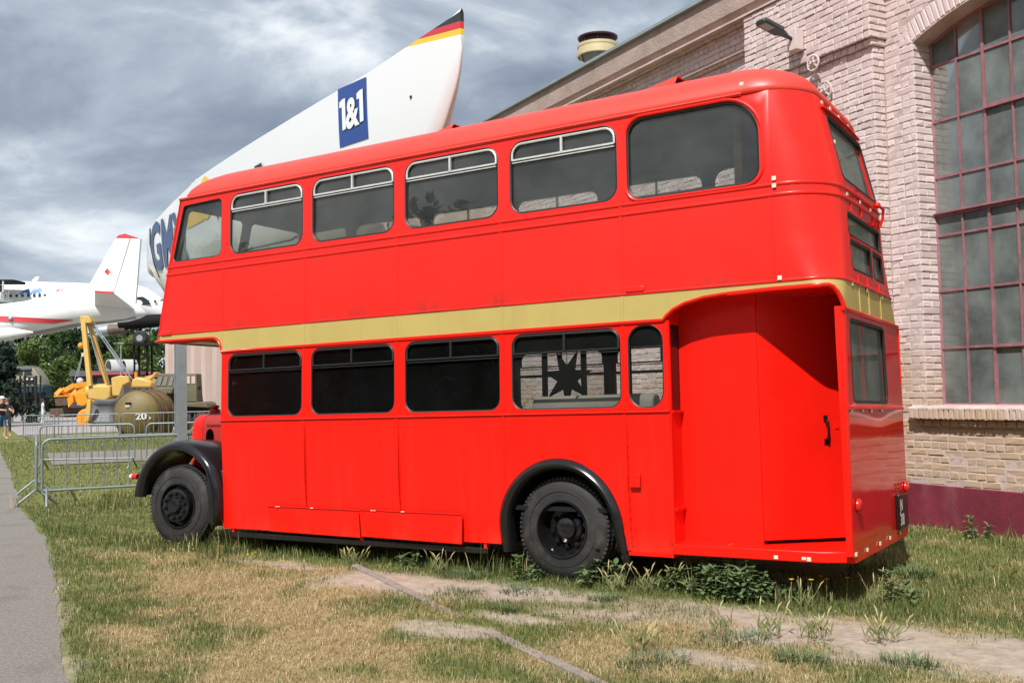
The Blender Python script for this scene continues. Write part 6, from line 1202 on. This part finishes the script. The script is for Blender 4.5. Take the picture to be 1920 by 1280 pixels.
def gz(x, y):
    z = np.where((np.abs(x) < 12.9) & (np.abs(y) < 8.9), (fbm(x, y, 1.6, 4, 3) - 0.5) * 0.05 - 0.018, -0.02); k = sstep(0.05, 0.7, path_side(x, y)); return z * k - 0.008 * (1 - k)
def mixcol(rg, n, g, dry):
    gr = np.array([[0.075, 0.11, 0.026], [0.12, 0.16, 0.042], [0.20, 0.215, 0.075]]); st_ = np.array([[0.34, 0.26, 0.12], [0.47, 0.37, 0.20], [0.60, 0.49, 0.30]])
    a = gr[rg.integers(0, 3, n)]; b = st_[rg.integers(0, 3, n)]; f = (rg.uniform(0, 1, n) < np.clip(dry, 0.04, 0.95))[:, None]; return np.where(f, b, a) * rg.uniform(.8, 1.2, (n, 1))
tot = []
for (n, r0, r1, L, w, sd) in ((200000, 4.5, 10.0, 0.045, 0.0021, 31), (170000, 10.0, 18.0, 0.055, 0.0030, 32), (120000, 18.0, 45.0, 0.065, 0.0062, 33)):
    x, y, rg = polar(n, r0, r1, sd); sand, dry, edge = masks(x, y); pr = rg.uniform(0, 1, n); patch = fbm(x, y, 5.0, 3, 41)
    keep = (edge > 0.02 + 0.10 * (patch - .5)) & (pr > sand * 1.05) & ~in_building(x, y) & ~((y > 0.9) & (y < 1.9) & (x > 0) & (x < 6.4)) & (patch + 0.35 * (1 - dry) > 0.30)
    if r1 > 20:
        cr = [(-15.2, 8.2), (-20.5, 11.6), (-13, 21.5), (-8.5, 19.2)]; ap = [(-36, 20.5), (-110, 64), (-90, 92), (-38, 45), (-30, 34)]
        keep &= np.array([not (inside(q, cr) or inside(q, ap)) for q in zip(x, y)])
    x, y, dry, sand = x[keep], y[keep], dry[keep], sand[keep]; k = len(x); P = np.stack([x, y, gz(x, y)], 1); nb = np.clip(1 - np.abs(y - 0.15) / 0.4, 0, 1) * (x > -7)
    Ls = 0.85 * L * (0.75 + 0.8 * fbm(x, y, 1.9, 3, 44)) * np.where(dry > .55, .8, 1.0) * (1 + 1.5 * nb * rg.uniform(0, 1, k))
    blades('grass', P, Ls, w, np.where(rg.uniform(0, 1, k) < dry * .6, 1.1, 0.5), mixcol(rg, k, None, dry), 'short mixed green and dry grass of the lawn around the bus', sd + 100)
# lying straw over the dry areas
x, y, rg = polar(70000, 4.5, 11.5, 61); sand, dry, edge = masks(x, y); keep = (rg.uniform(0, 1, len(x)) < dry * 0.9 - sand * .8 + .05) & (edge > .05) & (y < 0.4); x, y = x[keep], y[keep]; k = len(x)
cs = np.array([[0.40, 0.30, 0.15], [0.52, 0.41, 0.23], [0.60, 0.50, 0.32], [0.30, 0.20, 0.11]])[rg.integers(0, 4, k)]; blades('straw', np.stack([x, y, gz(x, y) + 0.012], 1), np.full(k, .055), 0.0016, np.full(k, 1.4), cs, 'loose dry straw lying on the bare patches of the lawn', 161, 0.55)
# rank weeds under and along the bus
def tall(seed, n, x0, x1, y0, y1, L, w, lab, lean=.35, dryf=.15):
    rg = np.random.default_rng(seed); x = rg.uniform(x0, x1, n); y = rg.uniform(y0, y1, n); c = fbm(x, y, 2.4, 3, seed); keep = c > .47; x, y, c = x[keep], y[keep], c[keep]; k = len(x); blades('rank_grass', np.stack([x, y, gz(x, y)], 1), L * (0.4 + 1.1 * (c - .40) / .3) * rg.uniform(.5, 1.2, k), w, np.full(k, lean), mixcol(rg, k, None, np.full(k, dryf)), lab, seed)
tall(71, 5200, -0.3, 6.9, 0.05, 0.75, .17, .0042, 'taller green grass growing in the shade along the bottom of the bus')
tall(72, 1500, 6.4, 8.6, 0.25, 2.6, .10, .0036, 'taller grass behind the rear platform of the bus'); tall(73, 2200, 6.0, 9.5, 3.2, 5.3, .12, .0042, 'taller grass along the foot of the red plinth'); tall(74, 2200, -6.6, -4.6, 1.6, 4.4, .14, .0045, 'taller grass around the nearest crowd barrier', .3, .25); tall(75, 1800, -1.6, 0.4, -0.5, 0.3, .13, .004, 'taller grass around the black front wheel')
# broad leaved weeds: each clump a plant of its own
M['weed'] = leaf_mat('weed_leaf', (0.085, 0.135, 0.05), (0.19, 0.255, 0.11)); M['weedgrey'] = leaf_mat('greyish_weed_leaf', (0.10, 0.14, 0.075), (0.18, 0.23, 0.13)); M['stalk'] = mat('weed_stalk', (0.22, 0.24, 0.09), 0.7); M['seed'] = mat('dry_seed_head', (0.42, 0.36, 0.17), 0.8); M['petal'] = mat('yellow_petal', (0.85, 0.50, 0.01), 0.6)
def leaf(mb, p, d, L, w, up=0.3):
    d = Vector(d).normalized(); s = d.cross(Vector((0, 0, 1))); s = s.normalized() if s.length > .05 else Vector((1, 0, 0)); p = Vector(p); n = s.cross(d)
    mb.add([p, p + d * L * .35 + s * w + n * L * .08, p + d * L * .7 + s * w * .8, p + d * L - n * L * .12, p + d * L * .7 - s * w * .8, p + d * L * .35 - s * w + n * L * .08, p + d * L * .5 - n * L * .03], [(0, 1, 6), (1, 2, 6), (2, 3, 6), (3, 4, 6), (4, 5, 6), (5, 0, 6)])
def nettle(seed, rx, ry, h, n, lw, m='weed'):
    rg = random.Random(seed); mb = MB(); st_ = MB()
    for _ in range(n):
        a = rg.uniform(0, 6.28); q = math.sqrt(rg.random()); x, y = rx * q * math.cos(a), ry * q * math.sin(a); hh = h * (1 - .55 * q * q) * rg.uniform(.4, 1.12); st_.tube([(x * .8, y * .8, 0), (x, y, hh)], .003, 4)
        for lv in range(max(2, int(hh / (lw * .55)))):
            z = hh * (lv + 1.2) / (max(2, int(hh / (lw * .55))) + .2); b = rg.uniform(0, 6.28)
            for kk in range(3): c = b + kk * 2.1 + rg.uniform(-.4, .4); leaf(mb, (x, y, z), (math.cos(c), math.sin(c), rg.uniform(-.35, .9)), lw * rg.uniform(.6, 1.35), lw * .27)
    return mb.mesh('leaves', M[m], smooth=0, fix=False), st_.mesh('stems', M['stalk'], smooth=0, fix=False)
def plant(name, meshes, loc, rz, sc, label, cat, group=None):
    e = empty(name, (loc[0], loc[1], float(gz(np.array([loc[0]]), np.array([loc[1]]))[0])), rz, label, cat, group); e.scale = (sc,) * 3; tag(obj('leaves', meshes[0], e), kind='stuff'); tag(obj('stems', meshes[1], e), kind='stuff'); return e
plant('nettle_bush', nettle(1, .42, .20, .37, 85, .066), (5.80, 0.10), -.05, 1.0, 'dense green nettle clump under the edge of the red rear platform', 'plant')
plant('nettle_bush', nettle(2, .25, .12, .24, 26, .07), (6.28, 0.30), 0, 1.0, 'lower shaded nettle clump in the dark under the platform, right of the dense one', 'plant')
def tuft(seed, n, h, spread, m):
    rg = random.Random(seed); mb = MB(); st_ = MB()
    for _ in range(n):
        a = rg.uniform(0, 6.28); q = spread * rg.random() ** .7; x, y = q * math.cos(a), q * .7 * math.sin(a); hh = h * rg.uniform(.5, 1.2); b = a + rg.uniform(-1, 1); l = rg.uniform(.3, 1.3) * hh; w = .0026; sx2, sy2 = -math.sin(b) * w, math.cos(b) * w
        mb.add([(x - sx2, y - sy2, 0), (x + sx2, y + sy2, 0), (x + l * .4 * math.cos(b) + sx2, y + l * .4 * math.sin(b) + sy2, hh * .7), (x + l * .4 * math.cos(b) - sx2, y + l * .4 * math.sin(b) - sy2, hh * .7), (x + l * math.cos(b), y + l * math.sin(b), hh * .85)], [(0, 1, 2, 3), (3, 2, 4)])
    for _ in range(5): a = rg.uniform(0, 6.28); leaf(mb, (spread * .5 * math.cos(a), spread * .4 * math.sin(a), .01), (math.cos(a), math.sin(a), .3), .05, .009)
    st_.tube([(0, 0, 0), (.01, 0, h * .7)], .002, 4); return mb.mesh('leaves', M[m], smooth=0, fix=False), st_.mesh('stems', M['stalk'], smooth=0, fix=False)
wm = [tuft(3, 190, .065, .17, 'weed'), tuft(4, 170, .05, .22, 'weedgrey'), nettle(5, .10, .09, .16, 9, .045)]
wl_ = [(4.72, .05, 2, 2.0, 'leafy weed climbing up beside the rear tyre on its right'), (3.96, .02, 2, 1.5, 'upright weed at the left of the rear tyre'), (3.4, -.05, 1, 1.2, 'greyish weed below the open access flap, left of the rear wheel'), (2.6, .05, 2, 1.4, 'tall thin weed below the joint of the two access flaps'), (3.75, -.75, 1, 1.0, 'low weed rosette on the sand in front of the rear wheel'), (4.15, -.45, 1, 1.1, 'greyish weed patch on the sand just before the rear tyre'), (5.0, -.45, 0, 1.0, 'small weed on the sandy strip below the wheel arch'), (4.5, -1.2, 0, .9, 'small weed on bare soil beside the broken kerb'), (6.35, -1.25, 1, 1.3, 'weed clump on the sand in front of the platform'), (6.9, -1.55, 0, 1.2, 'green weed clump between the sand and the lower picture edge'), (6.1, -2.0, 1, 1.3, 'green weed clump near the end of the kerb'), (7.5, -1.35, 0, 1.1, 'small green weed at the right on the sandy track'), (7.1, .5, 2, 1.6, 'leafy weed under the rear corner of the bus'), (5.3, .10, 2, 1.3, 'weed with pale stalks below the fuel flap'), (7.0, 1.6, 0, 1.6, 'weed beside the number plate corner of the bus'), (7.2, 4.25, 2, 1.5, 'weed growing against the red plinth')]
for i, (x, y, k, s, lab) in enumerate(wl_): plant('weed', wm[k], (x, y), i * 1.7, s, lab, 'weed', 'weeds around the bus')
# grasses with seed heads
def seedgrass(seed, n, h):
    rg = random.Random(seed); mb = MB(); sh = MB()
    for _ in range(n):
        a = rg.uniform(0, 6.28); l = rg.uniform(.03, .12); hh = h * rg.uniform(.6, 1.1); x, y = rg.uniform(-.1, .1), rg.uniform(-.08, .08); t = (x + l * math.cos(a), y + l * math.sin(a), hh); mb.tube([(x, y, 0), (x + l * .4 * math.cos(a), y + l * .4 * math.sin(a), hh * .6), t], .0022, 4); sh.tube([t, (t[0] + .02 * math.cos(a), t[1] + .02 * math.sin(a), hh + .04), (t[0] + .045 * math.cos(a), t[1] + .045 * math.sin(a), hh + .065)], [.003, .006, .002], 5)
        for _k in range(2): leaf(mb, (x, y, rg.uniform(.01, .05)), (rg.uniform(-1, 1), rg.uniform(-1, 1), 1.6), .12, .004)
    return sh.mesh('leaves', M['seed'], smooth=0), mb.mesh('stems', M['stalk'], smooth=0, fix=False)
sg = [seedgrass(1, 9, .17), seedgrass(2, 6, .22), seedgrass(3, 12, .13)]
gl = [(6.55, -1.05, 0, 'seeding grass tuft on the sandy track, in the middle of it'), (6.85, -1.0, 2, 'short seeding grass tuft on the right of the sandy track'), (6.2, -1.1, 1, 'thin seeding grass on the left of the sandy track'), (5.35, .02, 1, 'tall pale grass stalks below the fuel flap'), (5.15, .0, 0, 'pale grass stalks right of the rear mud guard'), (6.45, -.02, 1, 'dry stalk standing before the dark gap under the platform'), (7.25, -.9, 2, 'seeding grass at the right end of the sand'), (3.0, -.02, 0, 'seeding grass below the second access flap'), (1.9, .0, 2, 'seeding grass below the first access flap'), (7.0, .35, 1, 'seeding grass at the rear corner of the bus'), (5.9, -1.75, 2, 'seeding grass tuft near the kerb end'), (4.95, -.15, 0, 'seeding grass right of the rear tyre')]
for i, (x, y, k, lab) in enumerate(gl): plant('seed_grass', sg[k], (x, y), i * 2.3, 1.0, lab, 'grass tuft', 'seeding grass tufts')
# hawkweed flowers
mb = MB()
for k in range(9): a = k * .698; mb.add([(0, 0, .2), (.016 * math.cos(a - .3), .016 * math.sin(a - .3), .206), (.02 * math.cos(a), .02 * math.sin(a), .205), (.016 * math.cos(a + .3), .016 * math.sin(a + .3), .206)], [(0, 1, 2, 3)])
fm = (mb.mesh('petals', M['petal'], smooth=0), MB().tube([(0.01, 0, 0), (0, 0, .2)], .0018, 4).mesh('stem', M['stalk'], smooth=0)); rg = random.Random(9)
fl_ = [(6.52, .10), (6.55, .28), (6.62, .18), (6.75, .3), (6.38, .05)] + [(rg.uniform(-1.8, 1.8), rg.uniform(-.45, .05)) for _ in range(20)] + [(rg.uniform(-4, 3), rg.uniform(-3, -.6)) for _ in range(14)]
for i, (x, y) in enumerate(fl_):
    if path_side(np.array([x]), np.array([y]))[0] < .15: continue
    e = empty('flower', (x, y, -.02), i * 1.1, 'small yellow flower on a thin stem under the rear platform' if i < 5 else 'small yellow flower low in the grass along the bus', 'flower', 'yellow flowers under the platform' if i < 5 else 'yellow flowers in the grass'); s = 1.0 if i < 5 else rg.uniform(.25, .5); e.scale = (s * 1.1 if i < 5 else .8, s * 1.1 if i < 5 else .8, s); obj('petals', fm[0], e); obj('stem', fm[1], e)
# small stones on the bare soil
mb = MB(); rg = random.Random(4)
for _ in range(420):
    x, y = rg.uniform(.5, 8.5), rg.uniform(-3.2, .2); r = rg.uniform(.004, .014)
    mb.sphere((x, y, float(gz(np.array([x]), np.array([y]))[0]) + r * .4), (r * rg.uniform(.8, 1.5), r, r * .7), 6, 4)
o = mb.build('pebbles', M['concrete'], smooth=0, fix=False); tag(o, 'small pale pebbles scattered on the bare soil', 'pebbles', kind='stuff')
